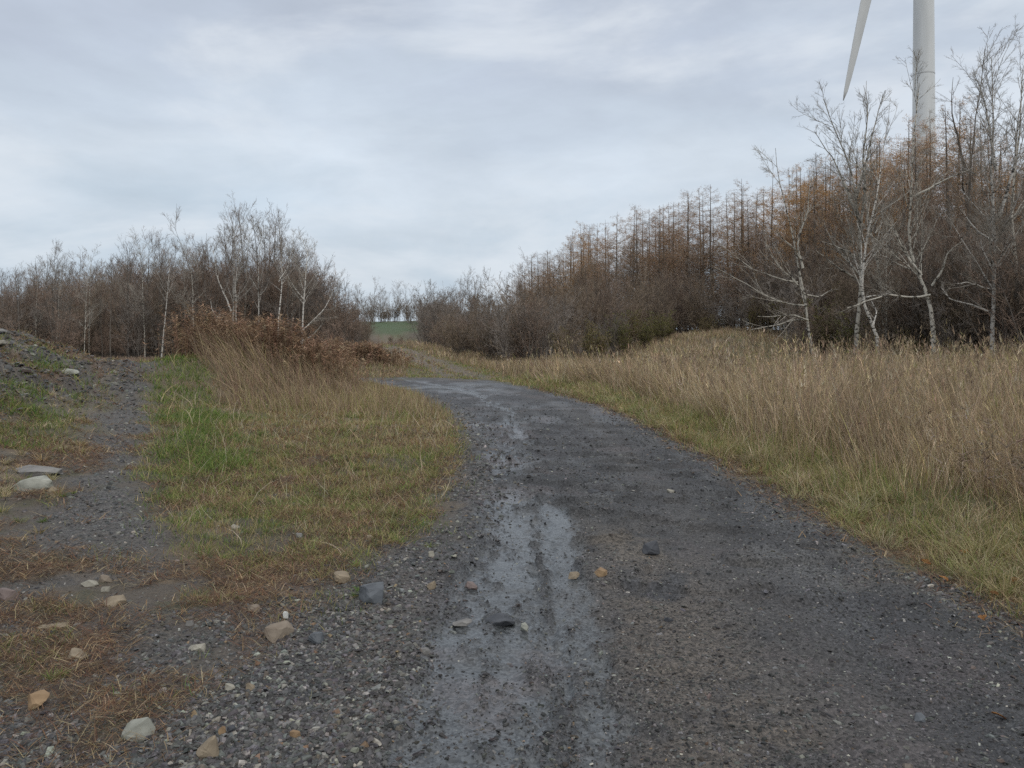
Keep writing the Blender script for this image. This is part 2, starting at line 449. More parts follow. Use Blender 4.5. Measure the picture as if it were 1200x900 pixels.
def shrub_parts(g, H, stems, leaves=0, hue=(.13, .13, .04), twig=M_TWIG_DARK, spread=.5):
    Ps = []
    for s in range(stems):
        a = g.uniform(0, 6.28); L = H * g.uniform(.6, 1.05); sp = g.uniform(.1, spread)
        z = np.linspace(0, 1, 7)
        b = g.normal(size=2) * .12 * H * .5
        x = b[0] + math.cos(a) * L * sp * z ** 1.2 + np.cumsum(g.normal(size=7)) * .03 * H
        y = b[1] + math.sin(a) * L * sp * z ** 1.2 + np.cumsum(g.normal(size=7)) * .03 * H
        Ps.append(np.stack([x, y, z * L * (1 - .2 * sp) - .1 * (z == 0)], 1))
    P0 = np.stack(Ps); R0 = np.linspace(1, .2, 7)[None] * g.uniform(.008, .02, stems)[:, None] * (H / 2.5) ** .5
    P1, R1 = grow(g, P0, R0, 7, .15, 1, (.4, .9), .42, 5, .08, .18, .6, .004, .007, minlen=.2)
    P2, R2 = grow(g, P1, R1, 5, .15, 1, (.4, 1.0), .45, 4, .05, .18, .6, .004, .005, minlen=.12)
    P3, R3 = grow(g, P2, R2, 3, .15, 1, (.4, 1.0), .5, 3, .03, .18, .6, .003, .004, minlen=.08)
    tm = tube_mesh('trunk', [(P0, R0, 5)], M_BARK_DARK if twig is M_TWIG_DARK else M_BARK); cm = tube_mesh('crown', [(P1, R1, 3), (P2, R2, 3), (P3, R3, 3)], twig)
    lm = None
    if leaves:
        pts = np.concatenate([P2.reshape(-1, 3), P3.reshape(-1, 3)])
        p = pts[g.integers(0, len(pts), leaves)] + g.normal(size=(leaves, 3)) * .03
        c = np.array(hue)[None] * g.uniform(.5, 1.5, (leaves, 1)) * g.uniform(.85, 1.15, (leaves, 3))
        v, f, lt, cc = leaf_tris(g, p, .055, c)
        lm = mesh_from('foliage', v, f, lt, M_LEAF, cc)
    return tm, cm, lm

# ------------------------------------------------------------------ terrain: one sheet, cut along the road and the path
def zone_colours(x, y):
    """the colours of earth, gravel, mud and short turf"""
    n1 = fbm(x * .9, y * .9, 101, 4); n2 = fbm(x * 3.1, y * 3.1, 111, 4); n3 = fbm(x * .25, y * .25, 121, 3); n4 = fbm(x * 11, y * 11, 131, 3)
    sr = poly_sd(x, y, ROAD); fo = -poly_sd(x, y, FOREST); lw = -poly_sd(x, y, LWOOD)
    c = np.zeros(x.shape + (3,)); K = lambda *a: np.array(a)
    mix = lambda c, k, t: c + (k - c) * np.clip(t, 0, 1)[..., None]
    c[:] = K(.135, .108, .068)                                    # thatch under dry grass
    c = mix(c, K(.085, .095, .035), ss(.45, .62, n1) * .7)
    c = mix(c, K(.13, .075, .045), ss(.55, .75, n2) * .6)
    # far meadow
    mn = (fbm(x * .12, y * .12, 171, 3) - .5) * 18
    meadow = ss(82, 92, y + mn) * ss(112, 106, y) * ss(-24, -19, x + mn * .4) * ss(-8.0, -11, x + mn * .3)
    c = mix(c, K(.050, .082, .028), meadow * (.65 + .5 * n3))
    c = mix(c, K(.070, .052, .036), ss(46, 56, y) * (1 - meadow) * ss(.4, .6, fbm(x * .3, y * .3, 172, 3)) * .8)
    # woodland floor
    c = mix(c, K(.095, .070, .048), np.maximum(ss(-1.5, 1.5, fo), ss(-1.5, 2, lw)))
    # rusty ground cover between the path and the turf, and left of the path
    lowl = ss(13, 8, y) * ss(-.2, -.9, x)
    c = mix(c, K(.080, .064, .048), lowl * .95)
    c = mix(c, K(.115, .068, .042), lowl * ss(.42, .60, fbm(x * 1.3, y * 1.3, 102, 4)) * .9)
    c = mix(c, K(.060, .060, .026), lowl * ss(.56, .70, n2) * .6)
    c = mix(c, K(.15, .105, .06), lowl * ss(.60, .72, fbm(x * 2.1, y * 2.1, 103, 3)) * .6)
    # shale bank
    bk = bank_mask(x, y)
    c = mix(c, K(.060, .056, .054), bk * .9)
    c = mix(c, K(.125, .078, .048), bk * ss(.48, .6, n1) * .8)
    c = mix(c, K(.20, .17, .13), bk * ss(.6, .72, n2) * .8)
    # worn track climbing beyond the bend
    tx = far_track(y)
    tr = np.exp(-((x - tx) / 1.25) ** 2) * ss(29, 31, y) * ss(52, 44, y)
    c = mix(c, K(.130, .104, .080), tr * (.5 + 1.0 * n2))
    c = mix(c, K(.070, .066, .062), tr * ss(36, 29, y) * ss(.35, .55, n2))
    # path and gravel apron
    pm = path_mask(x, y); gm = gravel_mask(x, y)
    c = mix(c, K(.070, .065, .060) * (.75 + .5 * n2)[..., None], pm * .9)
    c = mix(c, K(.056, .052, .048) * (.6 + .7 * n4)[..., None], gm * .9)
    # road
    fe_ = ss(26.5, 29, y) * ss(-7, -4, x)
    on = ss(0.22 + .5 * fe_, -0.18 - .9 * fe_, sr + (n2 - .5) * (.5 + 2.2 * fe_) + (n4 - .5) * .25)
    rc = np.zeros_like(c); rc[:] = K(.028, .0285, .0298)
    rc = mix(rc, K(.080, .074, .066), ss(.47, .66, n1) * ss(9, 4, y) * .7)
    rc = mix(rc, K(.070, .071, .072), ss(.52, .66, fbm(x * 2.6, y * 1.5, 161, 4)) * .6)
    rc = mix(rc, K(.026, .026, .028), ss(.54, .66, fbm(x * 3.2, y * 2.0, 162, 4)) * .7)
    brown = ss(7.4, 4.2, y) * (np.exp(-((x - .78) / .36) ** 2) * 1.0 + np.exp(-((x - 1.2) / .4) ** 2) * .5 + np.exp(-((x + .72) / .25) ** 2) * .75)
    rc = mix(rc, K(.120, .098, .073), brown * ss(.22, .5, n2))
    rc = mix(rc, K(.034, .034, .038), ss(.5, .68, n3) * .5)
    rc = mix(rc, K(.048, .045, .043), np.exp(-((x + np.clip(y - 13, 0, None) ** 2 * .017 - 1.5) / .26) ** 2) * .6)
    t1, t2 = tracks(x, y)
    rc = mix(rc, K(.058, .063, .065), np.maximum(t1, t2) * .85)  # silt film in the wheel tracks, bluish sky sheen painted into its colour
    rc = mix(rc, K(.066, .055, .054), ss(.6, .74, fbm(x * 1.4 + 5, y * 1.4, 141, 3)) * .5)
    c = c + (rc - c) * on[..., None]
    stony = np.clip(np.maximum(np.maximum(on, pm), np.maximum(gm, bk * .7)), 0, 1)
    # standing wet
    pud = ss(.55, .66, fbm(x * 1.3, y * .5, 151, 3)) * ss(1.2, 0, np.abs(x + .2)) * .8
    far = np.exp(-((x + 1.5) / 1.5) ** 2 - ((y - 24.3) / 1.5) ** 2) * ss(.35, .6, fbm(x * 2.4, y * 1.1, 152, 3))
    wet = on * np.clip(.22 + .90 * np.maximum(t1, t2) + .45 * pud + 1.3 * far + .42 * ss(7, 14, y) * ss(.50, .62, fbm(x * 1.6, y * .8, 153, 3)), 0, 1) * (1 - .45 * np.clip(brown, 0, 1)) + .10 * pm + .10 * gm
    return c, stony, np.clip(wet, 0, 1), on, pm

def build_terrain():
    th = np.concatenate([np.arange(-180, -48, 3.0), np.arange(-48, 48, .21), np.arange(48, 180, 3.0)])
    rs = np.concatenate([np.geomspace(.3, 2.2, 30)[:-1], np.geomspace(2.2, 14, 300)[:-1], np.geomspace(14, 62, 150)[:-1], np.geomspace(62, 3000, 90)])
    T, Rr = np.meshgrid(np.radians(th), rs)
    x = np.sin(T) * Rr; y = np.cos(T) * Rr
    z = height(x, y, True)
    nr, nt_ = x.shape
    V = np.stack([x, y, z], -1).reshape(-1, 3)
    V = np.concatenate([V, [[0, 0, h1(0, 0)]]])
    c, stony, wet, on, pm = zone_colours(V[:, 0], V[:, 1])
    idx = np.arange(nr * nt_).reshape(nr, nt_); nx = np.roll(idx, -1, 1)
    q = np.stack([idx[:-1], idx[1:], nx[1:], nx[:-1]], -1).reshape(-1, 4)
    q = q[:, ::-1].copy()
    cz = len(V) - 1
    tri = np.stack([nx[0], idx[0], np.full(nt_, cz)], -1)[:, ::-1]
    full = mesh_from('terrain', V, np.concatenate([q.ravel(), tri.ravel()]), np.concatenate([np.full(len(q), 4), np.full(len(tri), 3)]), M_GROUND, None, True)
    nrm = np.zeros(len(V) * 3, np.float32); full.vertices.foreach_get('normal', nrm); nrm = nrm.reshape(-1, 3)
    if nrm[:, 2].mean() < 0: nrm = -nrm; q = q[:, ::-1].copy(); tri = tri[:, ::-1].copy()
    bpy.data.meshes.remove(full)
    sr = poly_sd(V[:, 0], V[:, 1], ROAD)
    isroad = (sr < .05)[q].mean(1) > .5
    ispath = (~isroad) & ((pm > .5)[q].mean(1) > .5)
    for nm, sel in (('road', isroad), ('path', ispath), ('ground', ~(isroad | ispath))):
        f = q[sel]; ff = f.ravel(); lt = np.full(len(f), 4)
        if nm == 'ground':
            ff = np.concatenate([ff, tri.ravel()]); lt = np.concatenate([lt, np.full(len(tri), 3)])
        u, inv = np.unique(ff, return_inverse=True)
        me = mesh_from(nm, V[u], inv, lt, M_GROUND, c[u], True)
        for an, av in (('wet', wet), ('stony', stony)):
            at = me.attributes.new(an, 'FLOAT', 'POINT'); at.data.foreach_set('value', np.ascontiguousarray(av[u], np.float32))
        me.normals_split_custom_set_from_vertices([tuple(v) for v in nrm[u]])
        o = link(nm, me)
        tag(o, {'road': 'dark wet gravel road with worn wheel tracks bending out of sight', 'path': 'narrow gravel path running off between grass and stony bank',
                'ground': 'uneven ground of earth, turf, meadow and shale'}[nm], nm, None, 'structure')
build_terrain()

# ------------------------------------------------------------------ grass and weeds
def blades(name, base, dirv, length, width, droop, col, mat, tipcol=None, seg=4):
    """ribbons: base (n,3), unit direction, length, width, droop vector (n,3)"""
    n = len(base)
    az = rng.uniform(0, math.pi, n)
    side = np.stack([np.cos(az), np.sin(az), np.zeros(n)], 1)
    t = np.linspace(0, 1, seg)
    wt = np.array([1, .85, .55, .08]) if seg == 4 else np.array([1, .7, .1])
    P = base[:, None] + dirv[:, None] * (length[:, None] * t)[..., None] + droop[:, None] * (length[:, None] * t ** 2)[..., None]
    off = side[:, None] * (width[:, None] * wt[None] * .5)[..., None]
    V = np.stack([P - off, P + off], 2).reshape(-1, 3)
    i = np.arange(n * seg * 2).reshape(n, seg, 2)
    q = np.stack([i[:, :-1, 0], i[:, :-1, 1], i[:, 1:, 1], i[:, 1:, 0]], -1).reshape(-1, 4)
    cc = np.repeat(col, seg * 2, 0)
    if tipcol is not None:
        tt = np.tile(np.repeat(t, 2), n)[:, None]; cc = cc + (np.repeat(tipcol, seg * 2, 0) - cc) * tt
    return V, q, cc

def join_blades(name, parts, mat, label, cat):
    vs = []; qs = []; cs = []; n = 0
    for V, q, c in parts:
        vs.append(V); qs.append(q + n); cs.append(c); n += len(V)
    V = np.concatenate(vs); q = np.concatenate(qs)
    me = mesh_from(name, V, q.ravel(), np.full(len(q), 4), mat, np.concatenate(cs))
    return tag(link(name, me), label, cat, None, 'stuff')

def scatter(n, dmin, dmax, amin, amax, power=0.0):
    """points by angle and log distance (power 0 = even in log distance)"""
    u = rng.uniform(0, 1, n)
    if power == 0: r = dmin * (dmax / dmin) ** u
    else: r = (dmin ** power + u * (dmax ** power - dmin ** power)) ** (1 / power)
    a = np.radians(rng.uniform(amin, amax, n))
    return np.sin(a) * r, np.cos(a) * r

def unit(v): return v / (np.linalg.norm(v, axis=1, keepdims=True) + 1e-9)

def pick(n, cols, w):
    cols = np.array(cols); k = rng.choice(len(cols), n, p=np.array(w) / sum(w))
    return cols[k] * rng.uniform(.7, 1.3, (n, 1)) * rng.uniform(.93, 1.07, (n, 3))

GREEN = (.105, .165, .040); LIME = (.235, .260, .078); OLIVE = (.285, .250, .105); STRAW = (.41, .325, .195); TAN = (.355, .270, .175); RUST = (.20, .105, .055); PALE = (.48, .41, .30); DUN = (.285, .205, .140)

# tall dry grass on the rising bank and round the clearing
def tall_grass():
    x, y = scatter(430000, 3.6, 62, -26, 56, .55)
    sr = poly_sd(x, y, ROAD); fo = -poly_sd(x, y, FOREST)
    n = fbm(x * .5, y * .5, 201, 3); n2 = fbm(x * 1.8, y * 1.8, 202, 3)
    r0 = np.hypot(x, y)
    right = x > 0.5 - .34 * np.clip(y - 20, 0, 100)
    tx = far_track(y)
    keep = right & (sr > .12 + .5 * n2) & (fo < 1.5) & ((y < 29.5) | (np.abs(x - tx) > 1.2 + n)) & ((y < 33) | (x > -4 - .05 * y))
    keep &= rng.uniform(0, 1, len(x)) < np.clip(.25 + .9 * ss(.34, .62, n2) + .25 * ss(.5, 2.5, sr), 0, 1) * np.where(r0 > 28, 1, np.clip(1.25 - .7 * ss(.58, .70, fbm(x * 1.1, y * 1.1, 205, 3)), 0, 1))
    x, y, sr, n, n2 = x[keep], y[keep], sr[keep], n[keep], n2[keep]
    r = np.hypot(x, y); N = len(x)
    z = height(x, y)
    tall = ss(.2, 2.3, sr + (n - .5) * 1.6)
    # a lower green lawn-like tongue by the edge of the clearing
    low = np.exp(-((x - 7) / 3.5) ** 2 - ((y - 27) / 3.5) ** 2) + np.exp(-((x - 11.5) / 2.2) ** 2 - ((y - 31) / 2.5) ** 2) * .8 + np.exp(-((x - 12.5) / 1.6) ** 2 - ((y - 36) / 3.0) ** 2)
    tall = tall * (1 - .65 * np.clip(low, 0, 1))
    cl = fbm(x * 1.5, y * 1.5, 204, 3); H = lerp(.15, .80, tall) * rng.uniform(.5, 1.25, N) * (.42 + .55 * n + .75 * cl) * lerp(1, .50, ss(27, 35, y))
    green = np.clip((1 - tall) * 1.15 + ss(.56, .72, n2) * .35 + low * .4, 0, 1)
    c = pick(N, [TAN, STRAW, DUN, PALE, OLIVE], [4, 3, 4, 1.2, 1]); cg = pick(N, [OLIVE, LIME, GREEN, STRAW, RUST], [4, 3, 2.4, 3, .8])
    c *= (rng.lognormal(0, .28, N) * (.72 + .58 * fbm(x * .7, y * .7, 203, 3)))[:, None]
    isg = rng.uniform(0, 1, N) < green * .8
    c[isg] = cg[isg]
    H[isg] *= .7
    lean = rng.normal(size=(N, 2)) * .20 + np.stack([(fbm(x * .8, y * .8, 206, 3) - .55) * 1.6, (fbm(x * .8, y * .8, 207, 3) - .5) * 1.6], 1)
    d = unit(np.concatenate([lean, np.ones((N, 1))], 1))
    a = rng.uniform(0, 6.28, N); k = rng.uniform(.02, .45, N) * np.where(isg, 1.3, 1)
    dr = np.stack([np.cos(a) * k, np.sin(a) * k, -k * .45], 1)
    w = np.maximum(.0042, .00062 * r) * rng.uniform(.6, 1.4, N)
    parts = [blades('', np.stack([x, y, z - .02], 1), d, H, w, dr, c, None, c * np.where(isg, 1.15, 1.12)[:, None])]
    tx_, ty_ = scatter(2600, 3.8, 26, 4, 54, .5); st = poly_sd(tx_, ty_, ROAD); ok = (st > .18) & (st < 1.8) & (rng.uniform(0, 1, 2600) < 1.1 - .5 * st)
    parts.append(tussock_parts(np.stack([tx_[ok], ty_[ok]], 1), 44, .27, [OLIVE, LIME, STRAW, PALE, GREEN, (.30, .19, .10)], [3, 3, 4, 2, 1.6, .8], .9))
    tx_, ty_ = scatter(1500, 5, 24, 8, 54, .7); st = poly_sd(tx_, ty_, ROAD); ok = (st > 1.6) & (st < 9)
    parts.append(tussock_parts(np.stack([tx_[ok], ty_[ok]], 1), 46, .62, [TAN, STRAW, DUN, PALE, OLIVE], [3, 3, 3, 2, 1], .55, False))
    # seed plumes on taller stalks
    s = np.nonzero((tall > .6) & ~isg & (rng.uniform(0, 1, N) < .12) & (r < 34))[0]
    Hs = H[s] * 1.3
    tips = np.stack([x[s], y[s], z[s]], 1) + d[s] * Hs[:, None]
    parts.append(blades('', np.stack([x[s], y[s], z[s]], 1), d[s], Hs, np.maximum(.003, .0005 * r[s]), dr[s] * .1, c[s] * 1.1, None))
    for kk in range(4):
        m = len(s); dd = unit(d[s] + rng.normal(size=(m, 3)) * .35)
        parts.append(blades('', tips - d[s] * (Hs * rng.uniform(.0, .18, m))[:, None], dd, rng.uniform(.05, .12, m), np.maximum(.006, .0008 * r[s]), np.zeros((m, 3)), c[s] * .95, None, None, 3))
    join_blades('tall_grass', parts, M_GRASS, 'tall dry tan grass on the bank beside the road', 'grass')

def tussock_parts(pts, n, L, cols, wts, arch=.7, fine=True):
    pts = np.array(pts); k = len(pts)
    idx = np.repeat(np.arange(k), n); N = len(idx)
    sc = rng.uniform(.6, 1.3, k)[idx]
    a = rng.uniform(0, 6.28, N); rr = np.abs(rng.normal(0, .22, N)) * L * sc
    x = pts[idx, 0] + np.cos(a) * rr; y = pts[idx, 1] + np.sin(a) * rr; z = height(x, y, fine)
    lean = rng.uniform(.05, .75, N)
    d = unit(np.stack([np.cos(a) * lean, np.sin(a) * lean, np.ones(N)], 1))
    kk = rng.uniform(.1, 1, N) * arch
    dr = np.stack([np.cos(a) * kk, np.sin(a) * kk, -kk * .75], 1)
    c0 = pick(k, cols, wts)[idx]; c = .55 * c0 + .45 * pick(N, cols, wts)
    r = np.hypot(x, y)
    return blades('', np.stack([x, y, z - .01], 1), d, L * sc * rng.uniform(.5, 1.2, N), np.maximum(.0042, .00065 * r) * rng.uniform(.6, 1.3, N), dr, c, None, c * 1.15)

def short_grass():
    x, y = scatter(640000, 2.7, 48, -52, 36, .35)
    sr = poly_sd(x, y, ROAD); fo = -poly_sd(x, y, FOREST); pm = path_mask(x, y); bk = bank_mask(x, y); gm = gravel_mask(x, y)
    px = path_x(y); dp = x - px
    n = fbm(x * .8, y * .8, 211, 4); n2 = fbm(x * 2.6, y * 2.6, 212, 3); n3 = fbm(x * 5, y * 5, 213, 2)
    left = x < .3 - .34 * np.clip(y - 18, 0, 100)
    # the turf between path and road
    turf = left * ss(.15, 1.0, dp + (n2 - .5) * 1.2) * ss(.05, .5, sr + (n2 - .5) * .5) * ss(4.6, 6.6, y + (n - .5) * 3.6)
    lush = np.exp(-((dp - .95 - .015 * y) / .70) ** 2) * ss(7.5, 10.5, y) * ss(44, 32, y) * (.45 + .9 * n)
    lp = left * (dp < 0) * np.clip(.8 * np.exp(-((dp + 1.35) / .75) ** 2) * ss(8.5, 10, y) * ss(18, 14, y) + np.exp(-((dp + 2.6) / .8) ** 2 - ((y - 11) / 1.2) ** 2), 0, 1) * ss(.50, .58, fbm(x * 1.1, y * 1.1, 214, 3))
    bankg = bk * ss(.54, .66, n) * .55
    lowtuft = left * ss(.57, .66, n2) * ss(3.0, 4.2, y) * ss(9, 6, y) * (1 - .85 * gm) * .8 * (x < -.3)
    rightlow = (x > 0) * ss(.0, .35, sr + (n3 - .5) * .7) * ss(2.2, .8, sr) * ss(3.2, 4.0, y) * .9
    far = left * ss(24, 28, y) * .6 * ss(.0, .5, sr)
    txx = far_track(y); trk = (y > 29) * ss(.0, .5, sr) * np.exp(-((x - txx) / 4) ** 2) * (.25 + .75 * ss(.25, .5, np.abs(np.abs(x - txx) - .6))) * .9
    far = np.maximum(far, trk)
    dens = np.maximum.reduce([turf * (.62 + .9 * n2), lush, lp, bankg, lowtuft, rightlow, far]) * (1 - .93 * pm) * ss(-.25, .12, sr + (n3 - .5) * .5) * (fo < 0)
    dens = dens * (1 - .75 * ss(.58, .70, fbm(x * 1.5, y * 1.5, 218, 3)) * (y < 13))
    keep = rng.uniform(0, 1, len(x)) < dens
    x, y, n, n2, n3, lush, lp, rl, tf, dp = x[keep], y[keep], n[keep], n2[keep], n3[keep], lush[keep], lp[keep], rightlow[keep], turf[keep], dp[keep]
    N = len(x); r = np.hypot(x, y); z = height(x, y, True)
    g = np.clip(lush * 1.25 + lp * 1.3 + .30 + 1.6 * (n - .5) + 1.5 * (n2 - .5), .04, 1)
    g = np.where(rl > .3, .45, g)
    c = pick(N, [RUST, DUN, STRAW, OLIVE, (.25, .155, .075)], [1.6, 2.2, 3.4, 5, 1.7]); cg = pick(N, [GREEN, LIME, OLIVE], [4, 2.4, 1.6])
    isg = rng.uniform(0, 1, N) < g
    c[isg] = cg[isg]
    lushm = (lush > .4) | (lp > .4)
    c[isg & lushm] *= np.array([.80, .90, .75])
    H = rng.uniform(.045, .13, N) * (.7 + .7 * n) * np.where(lushm, 1.5, 1.0) * np.where(rl > .3, 1.6, 1.0) * lerp(.75, 1.3, ss(5, 12, r))
    thin = (rng.uniform(0, 1, N) < .012) & (tf > .5); H[thin] *= 3.0; c[thin] = pick(thin.sum(), [PALE, STRAW], [1, 1])
    d = unit(np.concatenate([rng.normal(size=(N, 2)) * .45, np.ones((N, 1))], 1))
    a = rng.uniform(0, 6.28, N); k = rng.uniform(.1, .7, N); dr = np.stack([np.cos(a) * k, np.sin(a) * k, -k * .5], 1)
    w = np.maximum(.0032, .00062 * r) * rng.uniform(.6, 1.4, N)
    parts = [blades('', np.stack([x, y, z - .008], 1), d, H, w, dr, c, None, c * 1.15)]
    spots = [ground_at(*p) for p in [(416, 700), (420, 692), (262, 655), (268, 702), (280, 704), (503, 640), (86, 580), (74, 583), (72, 792), (60, 795), (440, 640), (470, 636), (418, 664), (300, 648), (50, 612), (380, 628), (345, 640)]]
    parts.append(tussock_parts(spots, 60, .055, [GREEN, LIME], [3, 2], .8))
    tx_, ty_ = scatter(900, 5, 18, -42, 0, .6); ok = (poly_sd(tx_, ty_, ROAD) > .3) & (tx_ - path_x(ty_) > .6) & (fbm(tx_ * .8, ty_ * .8, 211, 4) > .42)
    parts.append(tussock_parts(np.stack([tx_[ok], ty_[ok]], 1), 34, .11, [GREEN, LIME, OLIVE, STRAW], [3, 3, 3, 2], .8))
    tx_, ty_ = scatter(420, 7, 16, -52, -24, .6); dp_ = tx_ - path_x(ty_); ok = (dp_ < -.45) & (fbm(tx_ * .9, ty_ * .9, 215, 3) > .48)
    parts.append(tussock_parts(np.stack([tx_[ok], ty_[ok]], 1), 40, .14, [GREEN, OLIVE, STRAW, PALE, (.30, .19, .10)], [3, 2, 2, 2, 2.4], .8))
    join_blades('grass', parts, M_GRASS, 'short patchy green and straw-coloured turf between path and road', 'grass')

def mound_grass():
    """pale waist-high grass in front of and on the weedy mound"""
    x, y = scatter(210000, 10, 62, -44, 2, .6)
    sr = poly_sd(x, y, ROAD); dp = x - path_x(y); n = fbm(x * .7, y * .7, 221, 3); n2 = fbm(x * 2.2, y * 2.2, 222, 3)
    e = (n - .5) * 2.6; u0 = rng.uniform(0, 1, len(x))
    front = ss(13.6, 16.4, y + e + np.clip(-x - 3, 0, 5) * -.12)
    keep = (dp > 1.45 + .03 * y + (n2 - .5) * 1.3) & (sr > .15 + .4 * n2) & (x < .2 - .34 * np.clip(y - 18, 0, 99)) & (y < 26) & ~((x > -5.2) & (y > 20.5) & (u0 < .8))
    back = (dp > -9) & (sr > .2) & (y > 26) & (x < -4.2 - .1 * (y - 30)) & (np.abs(x - far_track(y)) > 1.1)
    keep2 = (dp > -12) & (dp < 1.5) & (y > 42)
    u = rng.uniform(0, 1, len(x))
    k = (keep & (u < front * (.4 + .8 * n2))) | (back & (u < .5)) | (keep2 & (u < .8))
    x, y, n, n2, front, dp = x[k], y[k], n[k], n2[k], front[k], dp[k]
    N = len(x); r = np.hypot(x, y); z = height(x, y)
    moundy = np.exp(-((x + 6.9) / 2.3) ** 2 / 2 - ((y - 19) / 2.6) ** 2 / 2)
    H = (.28 + .58 * moundy + .15 * n) * rng.uniform(.5, 1.25, N) * np.where(y > 30, .85, 1) * lerp(1, .45, np.exp(-((x + 3.4) / 1.7) ** 2 - ((y - 21.5) / 2.6) ** 2))
    c = pick(N, [TAN, STRAW, DUN, (.23, .155, .115), OLIVE], [3, 2.5, 3.5, 3, .7])
    og = (moundy < .35) & (y < 21) & (rng.uniform(0, 1, N) < .4); c[og] = pick(og.sum(), [OLIVE, STRAW, LIME], [3, 3, 1])
    far = y > 42; c[far] = pick(far.sum(), [(.20, .15, .125), DUN, TAN], [3, 2, 1])
    lean = rng.normal(size=(N, 2)) * .2 + np.stack([-.30 * moundy, -.10 * moundy], 1)
    d = unit(np.concatenate([lean, np.ones((N, 1))], 1))
    a = rng.uniform(0, 6.28, N); kk = rng.uniform(.05, .5, N); dr = np.stack([np.cos(a) * kk - .22 * moundy, np.sin(a) * kk, -kk * .5], 1)
    w = np.maximum(.004, .00062 * r) * rng.uniform(.6, 1.4, N)
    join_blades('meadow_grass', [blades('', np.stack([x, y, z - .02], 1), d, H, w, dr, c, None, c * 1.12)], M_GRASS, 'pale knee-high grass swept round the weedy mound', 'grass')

def dead_weeds():
    """rust-brown goldenrod stalks with fluffy heads"""
    pts = []
    def blob(n, cx, cy, sx, sy):
        pts.append(np.stack([rng.normal(cx, sx, n), rng.normal(cy, sy, n)], 1))
    blob(760, -6.7, 20.0, .9, .7); blob(430, -7.75, 19.9, .38, .6); blob(380, -5.3, 19.9, .8, .7); blob(760, -7.4, 33.5, 1.4, 1.1); blob(160, -5.7, 33.2, .5, .4)
    nb = sum(len(p) for p in pts)
    # scattered grey stalks among the tall grass by the road
    x, y = scatter(4200, 5.5, 36, 4, 50, .9)
    sr = poly_sd(x, y, ROAD); fo = -poly_sd(x, y, FOREST); q = fbm(x * .6, y * .6, 231, 3)
    k = (sr > 1.3) & (fo < 2) & (q > .52)
    pts.append(np.stack([x[k], y[k]], 1))
    P = np.concatenate(pts); grey = np.arange(len(P)) >= nb
    sr = poly_sd(P[:, 0], P[:, 1], ROAD); ok = sr > .3
    P = P[ok]; grey = grey[ok]
    N = len(P); r = np.hypot(P[:, 0], P[:, 1]); z = height(P[:, 0], P[:, 1])
    base = np.concatenate([P, z[:, None]], 1)
    H = rng.uniform(.5, 1.1, N) * (.40 + 1.15 * fbm(P[:, 0] * 1.3, P[:, 1] * 1.3, 233, 3)) * np.where(P[:, 1] > 26, .85, 1.0) * np.where(grey, .85, 1) * np.where((P[:, 0] < -7.2) & (P[:, 1] < 24), 1.3, .85)
    d = unit(np.concatenate([rng.normal(size=(N, 2)) * .14 + np.array([-.06, 0]), np.ones((N, 1))], 1))
    c = pick(N, [(.25, .158, .10), (.30, .196, .122), (.19, .122, .08), (.41, .29, .185)], [4, 3, 2, 1.3])
    pale = rng.uniform(0, 1, N) < .10; c[pale] = pick(pale.sum(), [(.34, .25, .17)], [1])
    c[grey] = pick(grey.sum(), [(.21, .16, .125), (.16, .115, .085), (.28, .22, .175)], [3, 2, 2])
    w = np.maximum(.005, .0006 * r)
    zero = np.zeros((N, 3))
    parts = [blades('', base - [0, 0, .03], d, H, w, zero, c * .8, None)]
    tip = base + d * H[:, None]
    for k in range(16):
        t = rng.uniform(.35, 1, N) if k < 7 else rng.uniform(.78, 1.02, N)
        a = rng.uniform(0, 6.28, N); up = rng.uniform(.1, .9, N)
        dd = unit(np.stack([np.cos(a), np.sin(a), up], 1))
        L = rng.uniform(.07, .19, N); kk = rng.uniform(0, .6, N)
        parts.append(blades('', base + d * (H * t)[:, None], dd, L, np.maximum(.013, .0011 * r) * rng.uniform(.6, 1.5, N), np.stack([np.zeros(N), np.zeros(N), -kk], 1), c * rng.uniform(.8, 1.3, (N, 1)), None, None, 3))
    join_blades('dead_weeds', parts, M_WEED, 'rust-brown dead weeds with fluffy heads standing on the mound', 'weeds')

